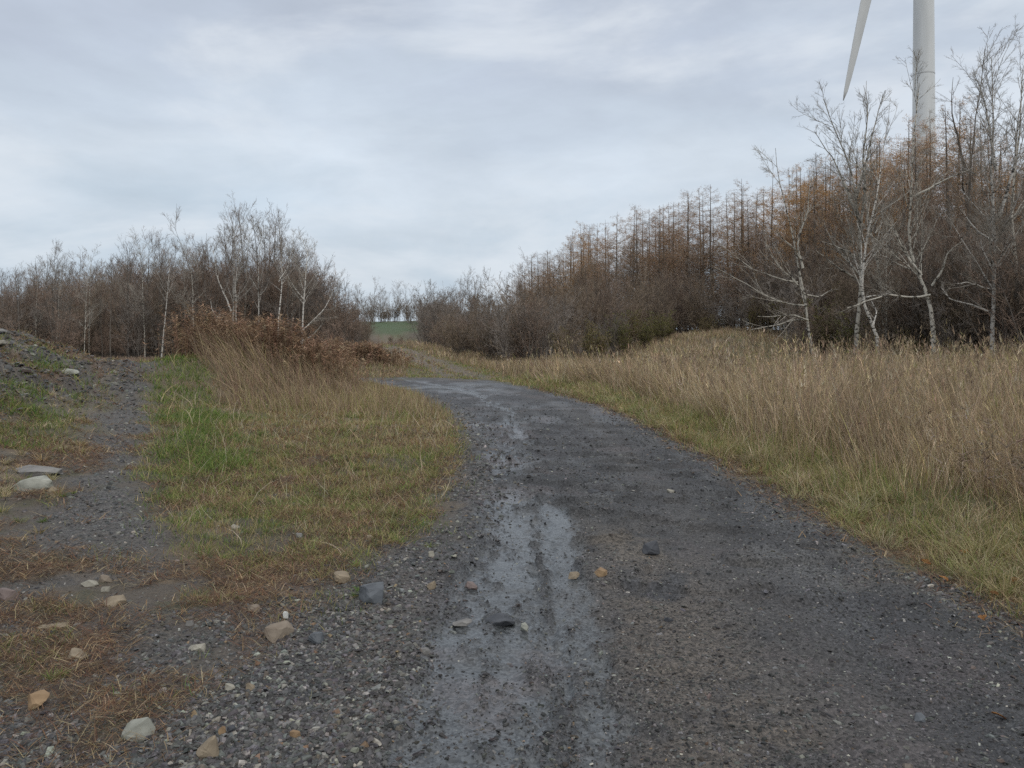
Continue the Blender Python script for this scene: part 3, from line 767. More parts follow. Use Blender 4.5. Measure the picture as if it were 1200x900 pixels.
def thatch():
    """flattened dead grass, moss and leaves on the stony verge"""
    x, y = scatter(680000, 2.6, 24, -50, 46, .15)
    sr = poly_sd(x, y, ROAD); n = fbm(x * .9, y * .9, 101, 4); n2 = fbm(x * 2.3, y * 2.3, 242, 3); gm = gravel_mask(x, y); pm = path_mask(x, y); bk = bank_mask(x, y)
    l = ss(-.3, -.8, x) * ss(17, 9, y) * ss(.38, .49, fbm(x * 1.3, y * 1.3, 102, 4) * .6 + n2 * .4) * ss(.1, .4, sr) * (1 - .7 * gm) * (1 - .7 * pm)
    rr = (x > 0) * np.exp(-((sr - .35) / .35) ** 2) * .8
    k = rng.uniform(0, 1, len(x)) < np.maximum.reduce([l * .8, rr, bk * ss(.42, .56, n) * .7])
    x, y, n2 = x[k], y[k], n2[k]; N = len(x); r = np.hypot(x, y); z = height(x, y, True) + .007
    c = pick(N, [(.19, .105, .060), (.135, .075, .050), (.26, .175, .095), (.36, .285, .175), (.10, .068, .050)], [3.4, 2.6, 3.2, 2.8, 2.0])
    a = rng.uniform(0, 6.28, N)
    d = unit(np.stack([np.cos(a), np.sin(a), rng.uniform(.12, .9, N)], 1))
    L = rng.uniform(.025, .10, N) * (1 + r / 14); w = np.maximum(.003, .0008 * r) * rng.uniform(.6, 1.6, N)
    join_blades('leaf_litter', [blades('', np.stack([x, y, z + .002], 1), d, L, w, np.stack([np.zeros(N), np.zeros(N), -rng.uniform(.1, .45, N)], 1), c, None, None, 3)], M_GRASS, 'matted rusty dead grass and moss on the stony verge', 'leaf litter')

tall_grass(); short_grass(); mound_grass(); dead_weeds(); thatch()

# ------------------------------------------------------------------ loose gravel
def gravel():
    x, y = scatter(330000, 2.4, 22, -46, 42, -.15)
    sr = poly_sd(x, y, ROAD); gm = gravel_mask(x, y); pm = path_mask(x, y); bk = bank_mask(x, y); n = fbm(x * 2, y * 2, 251, 3)
    t1, t2 = tracks(x, y)
    on = ss(.1, -.2, sr)
    t3 = np.exp(-((x + np.clip(y - 13, 0, None) ** 2 * .017 - 1.5) / .26) ** 2)
    on = on * (1 - .6 * t3) * (.55 + .9 * fbm(x * .8, y * .8, 252, 3))
    dens = np.maximum.reduce([gm * (.25 + .9 * n), on * (.30 + .55 * n) * (1 - .85 * np.maximum(t1, t2)), pm * .5, bk * .6, ss(-.3, -.8, x) * ss(12, 8, y) * .14 * ss(.4, .6, n)])
    k = rng.uniform(0, 1, len(x)) < dens
    x, y, gm, on, bk = x[k], y[k], gm[k], on[k], bk[k]; N = len(x); r = np.hypot(x, y)
    z = height(x, y, True)
    s = .0033 * rng.lognormal(0, .5, N) * (1 + .75 * gm) * (1 + 2.2 * bk) * lerp(1, 1.7, ss(4, 12, r))
    s = np.clip(s, .002, np.where(bk > .3, .045, np.where(r < 7, .0125, .02)))
    c = pick(N, [(.058, .057, .056), (.092, .091, .089), (.145, .141, .132), (.24, .23, .20), (.10, .082, .068), (.17, .115, .07)], [6, 5, 2.6, .9, 1.2, .12])
    onm = (on > .5) & (gm < .4); c[onm] *= np.where(rng.uniform(0, 1, onm.sum()) < .26, 1.35, .55)[:, None]; s[onm] *= .85
    cube = np.array([[-1, -1, -1], [1, -1, -1], [1, 1, -1], [-1, 1, -1], [-1, -1, 1], [1, -1, 1], [1, 1, 1], [-1, 1, 1]], float)
    cube[4:, :2] *= .62
    f = np.array([[0, 3, 2, 1], [4, 5, 6, 7], [0, 1, 5, 4], [1, 2, 6, 5], [2, 3, 7, 6], [3, 0, 4, 7]])
    V = cube[None] * (1 + rng.uniform(-.38, .38, (N, 8, 3)))
    V = V * (np.stack([rng.uniform(.8, 2.1, N), rng.uniform(.7, 1.2, N), rng.uniform(.25, .6, N)], 1) * s[:, None])[:, None]
    tl = rng.normal(size=(N, 2)) * .25
    V[..., 2] += V[..., 0] * tl[:, :1] + V[..., 1] * tl[:, 1:]
    a = rng.uniform(0, 6.28, N); ca, sa = np.cos(a)[:, None], np.sin(a)[:, None]
    X = V[..., 0] * ca - V[..., 1] * sa; Y = V[..., 0] * sa + V[..., 1] * ca
    V = np.stack([X + x[:, None], Y + y[:, None], V[..., 2] + (z + s * .12)[:, None]], -1).reshape(-1, 3)
    q = (f[None] + (np.arange(N) * 8)[:, None, None]).reshape(-1, 4)
    me = mesh_from('gravel', V, q.ravel(), np.full(len(q), 4), M_STONE, np.repeat(c, 8, 0))
    tag(link('gravel', me), 'loose dark grey gravel chips strewn over road shoulder and path', 'gravel', None, 'stuff')
gravel()

# ------------------------------------------------------------------ single stones
def stone_mat(name, c1, c2, wet=0.75, sc=9):
    return mat_bark(name, c1, c2, sc, (1, 1, 1.5), wet, .3, .7, .5, .04)
SM = {'cream': stone_mat('cream_stone', (.19, .175, .14), (.36, .34, .285)), 'tan': stone_mat('tan_stone', (.15, .12, .085), (.30, .245, .175)),
      'ochre': stone_mat('ochre_stone', (.17, .11, .065), (.31, .215, .125)), 'grey': stone_mat('grey_stone', (.13, .125, .12), (.23, .22, .205)),
      'blue': stone_mat('blue_grey_stone', (.060, .066, .074), (.13, .14, .15), .5), 'slate': stone_mat('dark_slate', (.030, .032, .037), (.075, .078, .085), .45),
      'pink': stone_mat('pinkish_stone', (.13, .10, .09), (.21, .165, .15), .6), 'pale': stone_mat('pale_green_grey_stone', (.17, .172, .145), (.36, .36, .31)), 'white': stone_mat('white_stone', (.45, .45, .42), (.6, .6, .57)),
      'brown': stone_mat('grey_brown_stone', (.14, .11, .085), (.24, .20, .155))}

def stone_mesh(seed, sx, sy, sz, mat, wedge=0.0):
    g = random.Random(seed)
    bm = bmesh.new()
    for i in range(16):
        a = i * 2.399 + g.uniform(-.3, .3); zz = g.uniform(-1, 1)
        rr = g.uniform(.8, 1.0) * (1 - .35 * max(zz, 0) ** 2)
        v = Vector((math.cos(a) * rr * sx / 2, math.sin(a) * rr * sy / 2, zz * sz / 2 * g.uniform(.75, 1.15)))
        v.z += wedge * v.x * (1 if zz > 0 else 0)
        bm.verts.new(v)
    bmesh.ops.convex_hull(bm, input=bm.verts)
    for v in [v for v in bm.verts if not v.link_faces]: bm.verts.remove(v)
    bmesh.ops.bevel(bm, geom=list(bm.edges), offset=min(sx, sy, sz) * .07, segments=1, affect='EDGES', clamp_overlap=True)
    lim = .62 * max(sx, sy)
    for v in bm.verts:
        if v.co.length > lim: v.co *= lim / v.co.length
        v.co.z = max(-sz * .62, min(sz * .66 + abs(wedge) * sx * .5, v.co.z))
        v.co.x = max(-sx * .56, min(sx * .56, v.co.x)); v.co.y = max(-sy * .56, min(sy * .56, v.co.y))
    bmesh.ops.triangulate(bm, faces=list(bm.faces))
    bmesh.ops.subdivide_edges(bm, edges=list(bm.edges), cuts=1)
    k = 26 / max(sx, sy)
    for v in bm.verts:
        n = (math.sin(v.co.x * k + seed) * math.cos(v.co.y * k * 1.3 + seed * 2) + math.sin(v.co.z * k * 1.7 + v.co.x * k * .6)) * .012 * min(sx, sy)
        v.co += v.co.normalized() * n
    me = bpy.data.meshes.new('stone'); bm.to_mesh(me); bm.free(); me.materials.append(mat)
    for p in me.polygons: p.use_smooth = False
    return me

STONES = [  # px, py of the foot, width px, height px, material, wedge, label
    (157, 866, 42, 21, 'pale', .1, 'pale angular stone on dark gravel beside the tan wedge stone'),
    (240, 888, 30, 22, 'tan', .55, 'tan wedge-shaped stone on gravel with its tip raised'),
    (41, 831, 30, 19, 'ochre', .2, 'ochre rounded stone on dark gravel near the photo edge'),
    (86, 775, 30, 13, 'tan', 0, 'beige stone lying on matted rusty grass beside a green tuft'),
    (228, 765, 25, 10, 'cream', .05, 'flat cream stone on bare earth below the grey-brown block'),
    (323, 748, 40, 18, 'brown', .03, 'grey-brown block of stone with dark underside on the gravel apron'),
    (369, 753, 24, 14, 'blue', 0, 'bluish stone on gravel just beside the grey-brown block'),
    (399, 682, 27, 14, 'tan', .1, 'beige stone on the verge just above the blue-grey slab'),
    (436, 706, 42, 22, 'blue', 0, 'large blue-grey slab with green tufts at its side on the verge'),
    (132, 711, 28, 11, 'tan', .05, 'yellowish flat stone on rusty moss by the path'),
    (103, 688, 22, 7, 'cream', 0, 'cream flat stone half sunk above the yellowish stone'),
    (122, 683, 19, 8, 'brown', 0, 'dull brown stone touching the half sunk cream one'),
    (123, 694, 12, 8, 'cream', .1, 'small pale lump between the yellowish and the cream stones'),
    (275, 620, 15, 8, 'cream', 0, 'cream stone lying alone in the patchy turf'),
    (28, 574, 58, 18, 'pale', .1, 'broad pale slab lying tilted beside the path'),
    (37, 557, 60, 9, 'grey', 0, 'flat greenish-grey slab just behind the broad pale slab'),
    (60, 577, 16, 9, 'tan', 0, 'small tan stone leaning on the end of the pale slab'),
    (334, 726, 8, 9, 'white', .2, 'tiny white triangular stone standing upright on the apron'),
    (296, 717, 20, 10, 'brown', .05, 'brown stone below a grass tuft on the verge'),
    (4, 706, 32, 18, 'pink', 0, 'pinkish-grey stone cut by the photo edge'),
    (763, 648, 27, 13, 'slate', .35, 'dark pointed slate sticking up from the road'),
    (729, 664, 36, 6, 'cream', 0, 'long thin pale stone set flat in the road'),
    (673, 680, 17, 8, 'tan', 0, 'tan stone set in the road beside the orange one'),
    (704, 681, 19, 11, 'ochre', .1, 'orange-tan cracked stone set in the road'),
    (552, 689, 18, 8, 'pink', 0, 'reddish stone at the edge of the wet wheel track'),
    (585, 734, 40, 11, 'slate', .05, 'dark slate slab across the wet wheel track'),
    (541, 733, 30, 5, 'grey', 0, 'flat grey plate of stone beside the dark slab'),
    (496, 767, 18, 7, 'grey', 0, 'plain grey pebble on smooth wet mud'),
    (505, 690, 13, 11, 'tan', .3, 'slanting tan stone on the road shoulder'),
    (505, 656, 9, 8, 'cream', .1, 'small cream stone on the verge by a bright green tuft'),
    (1080, 842, 17, 9, 'blue', 0, 'blue-grey stone alone on the dark gravel of the road'),
    (268, 811, 19, 8, 'cream', 0, 'long cream pebble on gravel in a row of three'),
    (292, 811, 13, 9, 'tan', .1, 'tan pebble on gravel next to the long cream pebble'),
    (303, 842, 15, 8, 'grey', 0, 'grey pebble on gravel below the pair of light pebbles'),
    (345, 862, 14, 7, 'ochre', 0, 'orange pebble at the border of gravel and brown mud'),
    (258, 862, 14, 9, 'ochre', 0, 'rusty pebble on gravel touching a dark blue one'),
    (270, 860, 13, 9, 'slate', 0, 'dark blue pebble on gravel touching a rusty one'),
    (221, 731, 11, 7, 'grey', 0, 'light grey pebble above the flat cream stone'),
    (60, 737, 38, 6, 'tan', 0, 'long tan stone half buried in rusty moss'),
    (784, 728, 13, 6, 'slate', 0, 'small black stone beside the second wheel track'),
    (614, 740, 12, 9, 'pale', .1, 'pale green-grey pebble just beside the dark slab in the track'),
    (697, 577, 22, 5, 'slate', 0, 'low black ledge of stone far up the road'),
    (786, 584, 11, 4, 'cream', 0, 'thin pale stone far up the road near the black ledge'),
    (350, 632, 12, 8, 'grey', 0, 'grey stone at the ragged lower edge of the turf'),
    (432, 633, 12, 6, 'tan', 0, 'tan stone at the turf edge above the beige one'),
]
for i, (px, py, w, hh, m, wd, lab) in enumerate(STONES):
    x, y = ground_at(px, py)
    k = y / F
    sx = w * k; sz = hh * k * 1.25 + .006; sy = sx * (.75 if hh > 8 else .55)
    me = stone_mesh(100 + i, sx, sy, sz, SM[m], wd)
    o = link('stone', me); zz = float(height(np.array([x]), np.array([y + sy * .3]), True)[0]); o.location = (x, y + sy * .3, zz + sz * .20); o.rotation_euler = (random.uniform(-.08, .08), random.uniform(-.08, .08), random.uniform(-.5, .5))
    tag(o, lab, 'stone')

# rubble on the bank: many alike
rub = [stone_mesh(300 + k, .30, .22, .10, SM[m]) for k, m in enumerate(['pale', 'brown', 'grey', 'tan', 'cream', 'grey'])]
for i in range(130):
    u, v = random.gauss(0, 1), random.gauss(0, 1)
    x = -11.3 + u * 1.6; y = 12.6 + v * 2.6
    if float(bank_mask(np.array([x]), np.array([y]))[0]) < .3 or x > path_x(y) - .8: continue
    s = random.choice([.35, .45, .55, .7, .9, 1.3])
    o = link('stone', rub[i % 6]); o.location = (x, y, h1(x, y) + .025 * s); o.rotation_euler = (random.uniform(-.3, .3), random.uniform(-.3, .3), random.uniform(0, 6.28)); o.scale = (s, s, s)
    tag(o, 'pale rubble stone scattered on the dark weedy bank above the path', 'stone', 'rubble stones on the bank')

M_FALLEN = mat_bark('fallen_leaf_orange', (.22, .10, .035), (.36, .19, .07), 40, (1, 1, 1), .7)
def leaf_mesh(seed, L):
    g = random.Random(seed); bm = bmesh.new(); rows = []
    for i in range(7):
        t = i / 6; w = L * .36 * math.sin(math.pi * min(t * .92 + .05, 1)) ** .8
        zc = .10 * L * math.sin(t * 3.1) + g.uniform(-.02, .02) * L
        rows.append([bm.verts.new((t * L - L / 2, s_ * w, zc + abs(s_) * .10 * L)) for s_ in (-1, -.5, 0, .5, 1)])
    for p, q in zip(rows, rows[1:]):
        for k in range(4): bm.faces.new((p[k], p[k + 1], q[k + 1], q[k]))
    bmesh.ops.solidify(bm, geom=list(bm.faces), thickness=.0006)
    me = bpy.data.meshes.new('leaf'); bm.to_mesh(me); bm.free(); me.materials.append(M_FALLEN); return me
for i, (px, py, lab, grp) in enumerate([(1170, 840, 'orange fallen leaf lying alone on the dark road near the photo corner', None)] + [(p, q, 'small brown fallen leaf at the grassy edge of the road', 'fallen leaves along the verge') for p, q in
        [(1105, 690), (1165, 705), (1060, 640), (1130, 655), (1085, 668), (1010, 622), (1190, 690), (1152, 735)]]):
    x, y = ground_at(px, py); o = link('fallen_leaf', leaf_mesh(i, random.uniform(.05, .075) if grp else .055))
    o.location = (x, y, float(height(np.array([x]), np.array([y]), True)[0]) + (.05 if grp else .012)); o.rotation_euler = (random.uniform(-.4, .4), random.uniform(-.4, .2), random.uniform(0, 6.28))
    tag(o, lab, 'leaf', grp)

# ------------------------------------------------------------------ trees drawn from the photograph
def at(px, py, D):
    return np.array([(px - 600) / F * D, D, EYE + (HY - py) / F * D])

def resample(pts, n):
    pts = np.array(pts); s = np.concatenate([[0], np.cumsum(np.linalg.norm(np.diff(pts, axis=0), axis=1))])
    t = np.linspace(0, s[-1], n)
    return np.stack([np.interp(t, s, pts[:, k]) for k in range(3)], 1)

def hero(name, label, D, stems, limbs, r, bark, twig, seed, n2=6, n3=5, n4=3, nbr=18, up=.12, t0=.22, side=.5):
    g = np.random.default_rng(seed)
    bx, by = at(stems[0][0][0], 0, D)[:2]
    bz = h1(bx, by)
    org = np.array([bx, by, bz])
    def line(pp, n, depth):
        P = np.array([at(a, b, D) for a, b in pp])
        t = np.linspace(0, 1, len(P))
        P[:, 1] += depth * t ** 1.3 * D / 30 + np.cumsum(g.normal(size=len(P))) * .06
        Q = resample(P, n)
        wob = np.cumsum(g.normal(size=(n, 3)), 0) * .022; wob -= np.linspace(0, 1, n)[:, None] * wob[-1]
        return Q + wob - org
    P0 = []; R0 = []
    for k, st in enumerate(stems):
        P = line(st, 14, g.uniform(-.6, .8))
        if k == 0:
            P[0] = (0, 0, -.25)
        P0.append(P); R0.append((np.linspace(1, .13, 14) + .35 * np.exp(-np.linspace(0, 14, 14))) * r * .76 * g.uniform(.92, 1.08, 14) * (1 if k == 0 else .72))
    P0 = np.stack(P0); R0 = np.stack(R0)
    tr = [(P0, R0, 8)]; src = []
    if limbs:
        PL = np.stack([line(l, 9, g.uniform(-1.6, 1.2)) for l in limbs]); RL = np.stack([np.linspace(1, .20, 9) * r * .46 for l in limbs])
        tr.append((PL, RL, 6)); src.append((PL, RL))
    P1, R1 = grow(g, P0, R0, nbr, t0, .97, (.4, .8), .29, 7, up * .3, .075, .42, .005, .010, minlen=.6)
    tr.append((P1, R1, 5)); src.append((P1, R1))
    cr = []
    for P, R in src:
        P2, R2 = grow(g, P, R, n2, .12, .94, (.35, .8), .45, 5, up * .3, .08, .5, .003, .0055, minlen=.25)
        P3, R3 = grow(g, P2, R2, n3, .1, .94, (.3, .8), .48, 4, up * .25, .08, .55, .002, .004, minlen=.18)
        cr += [(P2, R2, 4), (P3, R3, 3)]
        if n4:
            P4, R4 = grow(g, P3, R3, n4, .1, .94, (.3, .8), .52, 3, up * .2, .08, .6, .0015, .003, minlen=.12); cr.append((P4, R4, 3))
    root = thing(name, label, 'tree', tuple(org))
    link('trunk', tube_mesh('trunk', tr, bark), root); link('crown', tube_mesh('crown', cr, twig), root)
    return root

hero('bare_tree', 'leaning pale tree sweeping long bare branches low over the tall grass', 29,
     [[(957, 428), (949, 392), (945, 352), (940, 312), (930, 272), (921, 237), (913, 203), (911, 172)], [(941, 315), (934, 285), (944, 250), (947, 222), (949, 188)]],
     [[(943, 345), (930, 331), (912, 318), (893, 298), (885, 270)], [(944, 358), (923, 356), (900, 345), (867, 327), (837, 310)], [(936, 332), (907, 327), (883, 318), (860, 302), (838, 283)],
      [(938, 303), (927, 292), (910, 280), (893, 268)], [(947, 374), (927, 375), (905, 381), (867, 388)], [(946, 345), (967, 346), (990, 336)], [(947, 375), (925, 369), (895, 371), (872, 372)]],
     .075, M_PALE, M_PALE_TWIG, 1, 5, 4, 2, 8)
hero('bare_tree', 'upright mottled pale tree with a wide fan-shaped crown before the hanging blade', 30.5,
     [[(1003, 412), (1003, 380), (1005, 345), (1007, 310), (1006, 275), (1001, 230), (991, 190), (976, 155), (962, 118)], [(1006, 270), (1008, 225), (1006, 185), (1010, 140), (1008, 100)],
      [(1001, 232), (1012, 195), (1022, 155), (1033, 112)], [(1004, 255), (992, 220), (980, 185), (958, 150)]],
     [[(1006, 330), (985, 318), (966, 305), (950, 295)], [(1004, 300), (988, 292), (966, 282)]], .105, M_PALE, M_PALE_TWIG, 2, 5, 4, 3, 13, .14, .25)
hero('bare_tree', 'crooked white-barked tree bowed at its foot, bent into the thicket', 29.5,
     [[(1029, 416), (1027, 396), (1019, 376), (1011, 357), (1008, 336), (1006, 305), (1010, 268), (1017, 235), (1024, 195), (1030, 150)]],
     [[(1022, 382), (1030, 366), (1034, 350)], [(1009, 352), (1025, 346), (1041, 343)]], .085, M_BIRCH, M_PALE_TWIG, 3, 5, 5, 3, 18)
hero('bare_tree', 'slender mottled tree slanting back through the thicket behind the crooked one', 32,
     [[(1038, 412), (1038, 375), (1037, 342), (1034, 310), (1028, 285), (1024, 262), (1021, 230), (1012, 190), (1003, 150)]], [[(1026, 275), (1038, 262), (1046, 240)]], .09, M_PALE, M_PALE_TWIG, 4, 5, 5, 3, 16)
hero('bare_tree', 'forked pale tree with dark foot standing in front of the white tower', 28.5,
     [[(1095, 412), (1094, 374), (1089, 347), (1080, 325), (1071, 302), (1067, 280), (1069, 245), (1072, 205), (1078, 165), (1082, 125), (1086, 92)], [(1079, 322), (1068, 302), (1060, 284), (1057, 272), (1050, 262), (1040, 258)]],
     [[(1072, 230), (1092, 220), (1110, 210), (1125, 202)], [(1088, 345), (1062, 347), (1038, 344), (1013, 352), (990, 361)], [(1092, 335), (1098, 318), (1100, 300), (1112, 285)]], .10, M_PALE, M_PALE_TWIG, 5, 5, 4, 3, 17, .12, .25)
hero('bare_tree', 'tall white-stemmed tree near the photo edge, its thin crown the highest of all', 27,
     [[(1164, 412), (1164, 350), (1166, 285), (1168, 240), (1167, 200), (1171, 150), (1172, 105), (1169, 62)], [(1168, 255), (1178, 228), (1188, 195), (1193, 140), (1199, 85)], [(1167, 200), (1160, 160), (1154, 120), (1140, 85)]],
     [[(1163, 340), (1140, 333), (1120, 331), (1100, 335)], [(1162, 366), (1140, 356), (1118, 350), (1110, 335)], [(1167, 285), (1150, 270), (1136, 245)]], .10, M_BIRCH, M_PALE_TWIG, 6, 6, 5, 3, 18, .14, .2)
hero('bare_tree', 'mottled grey tree beside the tall white-stemmed one, cut by the photo edge', 27.6,
     [[(1193, 412), (1191, 345), (1187, 295), (1182, 258), (1186, 205), (1193, 155), (1199, 105), (1203, 75)]], [[(1184, 262), (1200, 240), (1215, 210)]], .10, M_PALE, M_TWIG, 7, 6, 5, 3, 18, .14, .2)
hero('bare_tree', 'dark-barked slim tree with upswept forks between the orange larch and the white stems', 34,
     [[(1133, 400), (1132, 320), (1131, 240), (1132, 185), (1137, 140), (1143, 100), (1146, 62)], [(1131, 200), (1124, 165), (1115, 130), (1118, 90)]],
     [[(1131, 225), (1118, 215), (1106, 196)], [(1132, 215), (1145, 200), (1152, 180)]], .10, M_BARK_DARK, M_TWIG_DARK, 8, 5, 5, 3, 12, .13, .35)
hero('birch_tree', 'thick white birch with side arms, first of the row behind the weedy mound', 53,
     [[(272, 408), (272, 372), (274, 340), (276, 308), (277, 280), (274, 255)], [(279, 405), (277, 370), (277, 330), (283, 290), (291, 258)], [(272, 365), (262, 342), (254, 318), (250, 290)]],
     [[(273, 384), (262, 378), (245, 364), (240, 350)], [(276, 335), (288, 320), (297, 300)]], .10, M_BIRCH, M_TWIG, 11, 6, 5, 3, 16, .16, .25)
hero('birch_tree', 'thin straight birch standing between the thick white birch and the leafier ones', 54,
     [[(303, 408), (303, 360), (304, 310), (306, 285), (309, 262)]], [[(303, 340), (296, 325), (292, 310)]], .085, M_BIRCH, M_TWIG, 12, 6, 5, 3, 16, .16, .3)
hero('birch_tree', 'plain pole-like birch with bare lower stem in the middle of the row', 53.5,
     [[(326, 410), (326, 372), (328, 335), (326, 295), (322, 262)]], [[(327, 330), (336, 312), (341, 290)]], .09, M_BIRCH, M_TWIG, 13, 6, 5, 3, 18, .16, .35)
hero('birch_tree', 'white birch with spreading low arms, last of the row nearest the road', 52,
     [[(353, 412), (353, 382), (355, 350), (357, 320), (358, 295), (350, 275)]], [[(354, 388), (368, 374), (380, 356), (384, 340)], [(354, 400), (368, 393), (383, 380), (388, 372)], [(355, 350), (346, 335), (340, 315)]], .10, M_BIRCH, M_PALE_TWIG, 14, 5, 4, 3, 14, .14, .4)
hero('birch_tree', 'thin white sapling alone before the dark wood, near the head of the path', 55,
     [[(189, 414), (191, 380), (193, 350), (195, 318), (193, 290)]], [], .07, M_BIRCH, M_TWIG, 15, 5, 4, 2, 14, .16, .45)

# ------------------------------------------------------------------ woods
g = np.random.default_rng(5)
BARE = [bare_tree_parts(g, 9, .085, 18, 7, 6, 3), bare_tree_parts(g, 9, .075, 20, 6, 6, 3, twig=M_TWIG_RED), bare_tree_parts(g, 9, .07, 16, 7, 6, 3, M_BARK_DARK, M_TWIG_DARK, .3, (.35, .7), .34, .17),
        bare_tree_parts(g, 8, .06, 9, 6, 6, 3, M_BARK, M_TWIG_RED, .25, (.4, .8), .36, .15, 4, .10), bare_tree_parts(g, 9, .07, 8, 6, 6, 3, M_BARK, M_TWIG, .2, (.4, .8), .36, .15, 3, .08),
        bare_tree_parts(g, 8.5, .06, 15, 6, 6, 3, M_PALE, M_PALE_TWIG, .3)]
ORANGE = [larch_parts(g, 11, 32000, (.47, .295, .170)), larch_parts(g, 11, 24000, (.43, .285, .175)), larch_parts(g, 11, 36000, (.55, .335, .155))]
DULL = [larch_parts(g, 11, 14000, (.40, .265, .170)), larch_parts(g, 11, 8000, (.33, .22, .14)), larch_parts(g, 11, 17000, (.43, .275, .170))]
SHRUB = [shrub_parts(g, 2.6, 14), shrub_parts(g, 2.4, 16, 500, (.10, .075, .035)), shrub_parts(g, 3.2, 12, 0, twig=M_TWIG), shrub_parts(g, 2.6, 16, 0, twig=M_TWIG_RED)]
TALL = [shrub_parts(g, 4.6, 16, 0, twig=M_TWIG, spread=.35), shrub_parts(g, 4.4, 18, 0, twig=M_TWIG_RED, spread=.3), shrub_parts(g, 4.2, 15, 0, twig=M_TWIG_DARK, spread=.35)]
GSHRUB = [shrub_parts(g, 2.2, 16, 3600, (.155, .155, .045)), shrub_parts(g, 2.2, 16, 2600, (.19, .165, .05))]
first = {}
def plant(name, cat, proto_key, parts, x, y, s, label, group, sz=1.0):
    proto_key = (name,) + proto_key
    loc = (x, y, h1(x, y) - .05); rz = random.uniform(0, 6.28); sc = (s, s, s * sz)
    if proto_key not in first:
        first[proto_key] = build_tree(name, label, cat, parts, loc, group, rz, sc)
        return first[proto_key]
    return dup(first[proto_key], loc, rz, sc, label, group)

placed = []
def free(x, y, d):
    for a, b in placed:
        if (a - x) ** 2 + (b - y) ** 2 < d * d: return False
    placed.append((x, y)); return True

def ztop(px, py, D): return EYE + (HY - py) / F * D
def skyline(px, pts): return float(np.interp(px, [p[0] for p in pts], [p[1] for p in pts]))

# wood on the far side of the mound: heights follow its skyline
LSKY = [(-150, 330), (0, 325), (40, 312), (60, 296), (100, 302), (160, 284), (200, 290), (225, 300), (250, 262), (275, 250), (330, 258), (355, 278), (380, 312), (410, 345), (432, 362)]
G1 = 'bare trees of the wood beyond the weedy mound'; L1 = 'bare grey-brown tree in the dense wood beyond the weedy mound'
cnt = 0; tries = 0
while cnt < 150 and tries < 6000:
    tries += 1
    px = random.uniform(-90, 428); D = random.choice([random.uniform(54, 62), random.uniform(58, 90)]); x = (px - 600) / F * D
    if poly_sd(np.array([x]), np.array([D]), LWOOD)[0] > 0 or not free(x, D, 1.1): continue
    H = (ztop(px, skyline(px, LSKY), D) - h1(x, D)) * random.choice([.78, .88, .95, 1.0, 1.05])
    if H < 1.5: continue
    k = random.choice([0, 0, 1, 1, 2, 3, 4, 5, 5, 5]) if D < 66 else random.choice([0, 1, 2, 3])
    plant('bare_tree', 'tree', ('b', k), BARE[k], x, D, H / 9.0, L1, G1); cnt += 1
G5 = 'low bushes along the foot of the wood beyond the mound'; L5 = 'low leafless bush along the foot of the wood beyond the mound'
for i in range(30):
    px = random.uniform(-60, 440); D = random.uniform(54, 62); x = (px - 600) / F * D
    if poly_sd(np.array([x]), np.array([D]), LWOOD)[0] > 1.5: continue
    k = random.choice([0, 2, 3, 3]); plant('shrub', 'bush', ('s', k), SHRUB[k], x, D, random.uniform(.8, 1.7), L5, G5)

G9 = 'tall brush in the wood beyond the mound'; L9 = 'tall many-stemmed brush in the wood beyond the weedy mound'
cnt = 0; tries = 0
while cnt < 165 and tries < 6000:
    tries += 1
    px = random.uniform(-90, 440); D = random.uniform(59, 82); x = (px - 600) / F * D
    if poly_sd(np.array([x]), np.array([D]), LWOOD)[0] > 0 or not free(x, D, .8): continue
    H = (ztop(px, skyline(px, LSKY), D) - h1(x, D)) * random.choice([.6, .7, .8, .9])
    k = random.choice([0, 1, 1, 2]); plant('tall_shrub', 'bush', ('t', k), TALL[k], x, D, min(max(H, 1.5), 7.6) / 4.4, L9, G9); cnt += 1

# far trees on the crest of the meadow
G2 = 'thin far trees on the meadow crest'; L2 = 'small thin bare tree far off on the crest of the green meadow'
for i in range(42):
    px = random.uniform(418, 560); D = random.uniform(106, 126); x = (px - 600) / F * D
    H = random.uniform(2.8, 6.2) * (1.0 if px < 520 else 1.35)
    k = random.choice([0, 1, 2, 4]); plant('bare_tree', 'tree', ('b', k), BARE[k], x, D, H / 9, L2, G2)
for i in range(24):
    px = random.uniform(410, 530); D = random.uniform(100, 114); x = (px - 600) / F * D
    k = random.choice([0, 1, 3]); plant('shrub', 'bush', ('s', k), SHRUB[k], x, D, random.uniform(.6, 1.4), 'low dark bush far off along the top edge of the green meadow', 'far bushes by the meadow')

for i in range(40):
    D = random.uniform(44, 92); px = random.gauss(540 - .25 * (D - 44), 22); x = (px - 600) / F * D
    if x < -1.6 - .25 * (D - 30) + 1.9 or px < 500: continue
    k = random.choice([0, 1, 2, 3]); plant('shrub', 'bush', ('s', k), SHRUB[k], x, D, random.uniform(.5, 1.15) * (.7 + D / 120), 'brown bush beside the worn track climbing away beyond the bend', 'bushes along the far track')
for i in range(48):
    D = random.uniform(54, 104); px = random.uniform(503, 552) - (D - 54) * .12; x = (px - 600) / F * D
    k = random.choice([0, 1, 2, 3]); plant('shrub', 'bush', ('s', k), SHRUB[k], x, D, random.uniform(.6, 1.3) * (.6 + D / 110), 'brown bush beside the worn track climbing away beyond the bend', 'bushes along the far track')
for i in range(16):
    D = random.uniform(56, 78); px = random.uniform(425, 500); x = (px - 600) / F * D
    k = random.choice([0, 1, 3]); plant('shrub', 'bush', ('s', k), SHRUB[k], x, D, random.uniform(.25, .45), 'low dark bush below the green meadow, across the far track', 'bushes below the meadow')

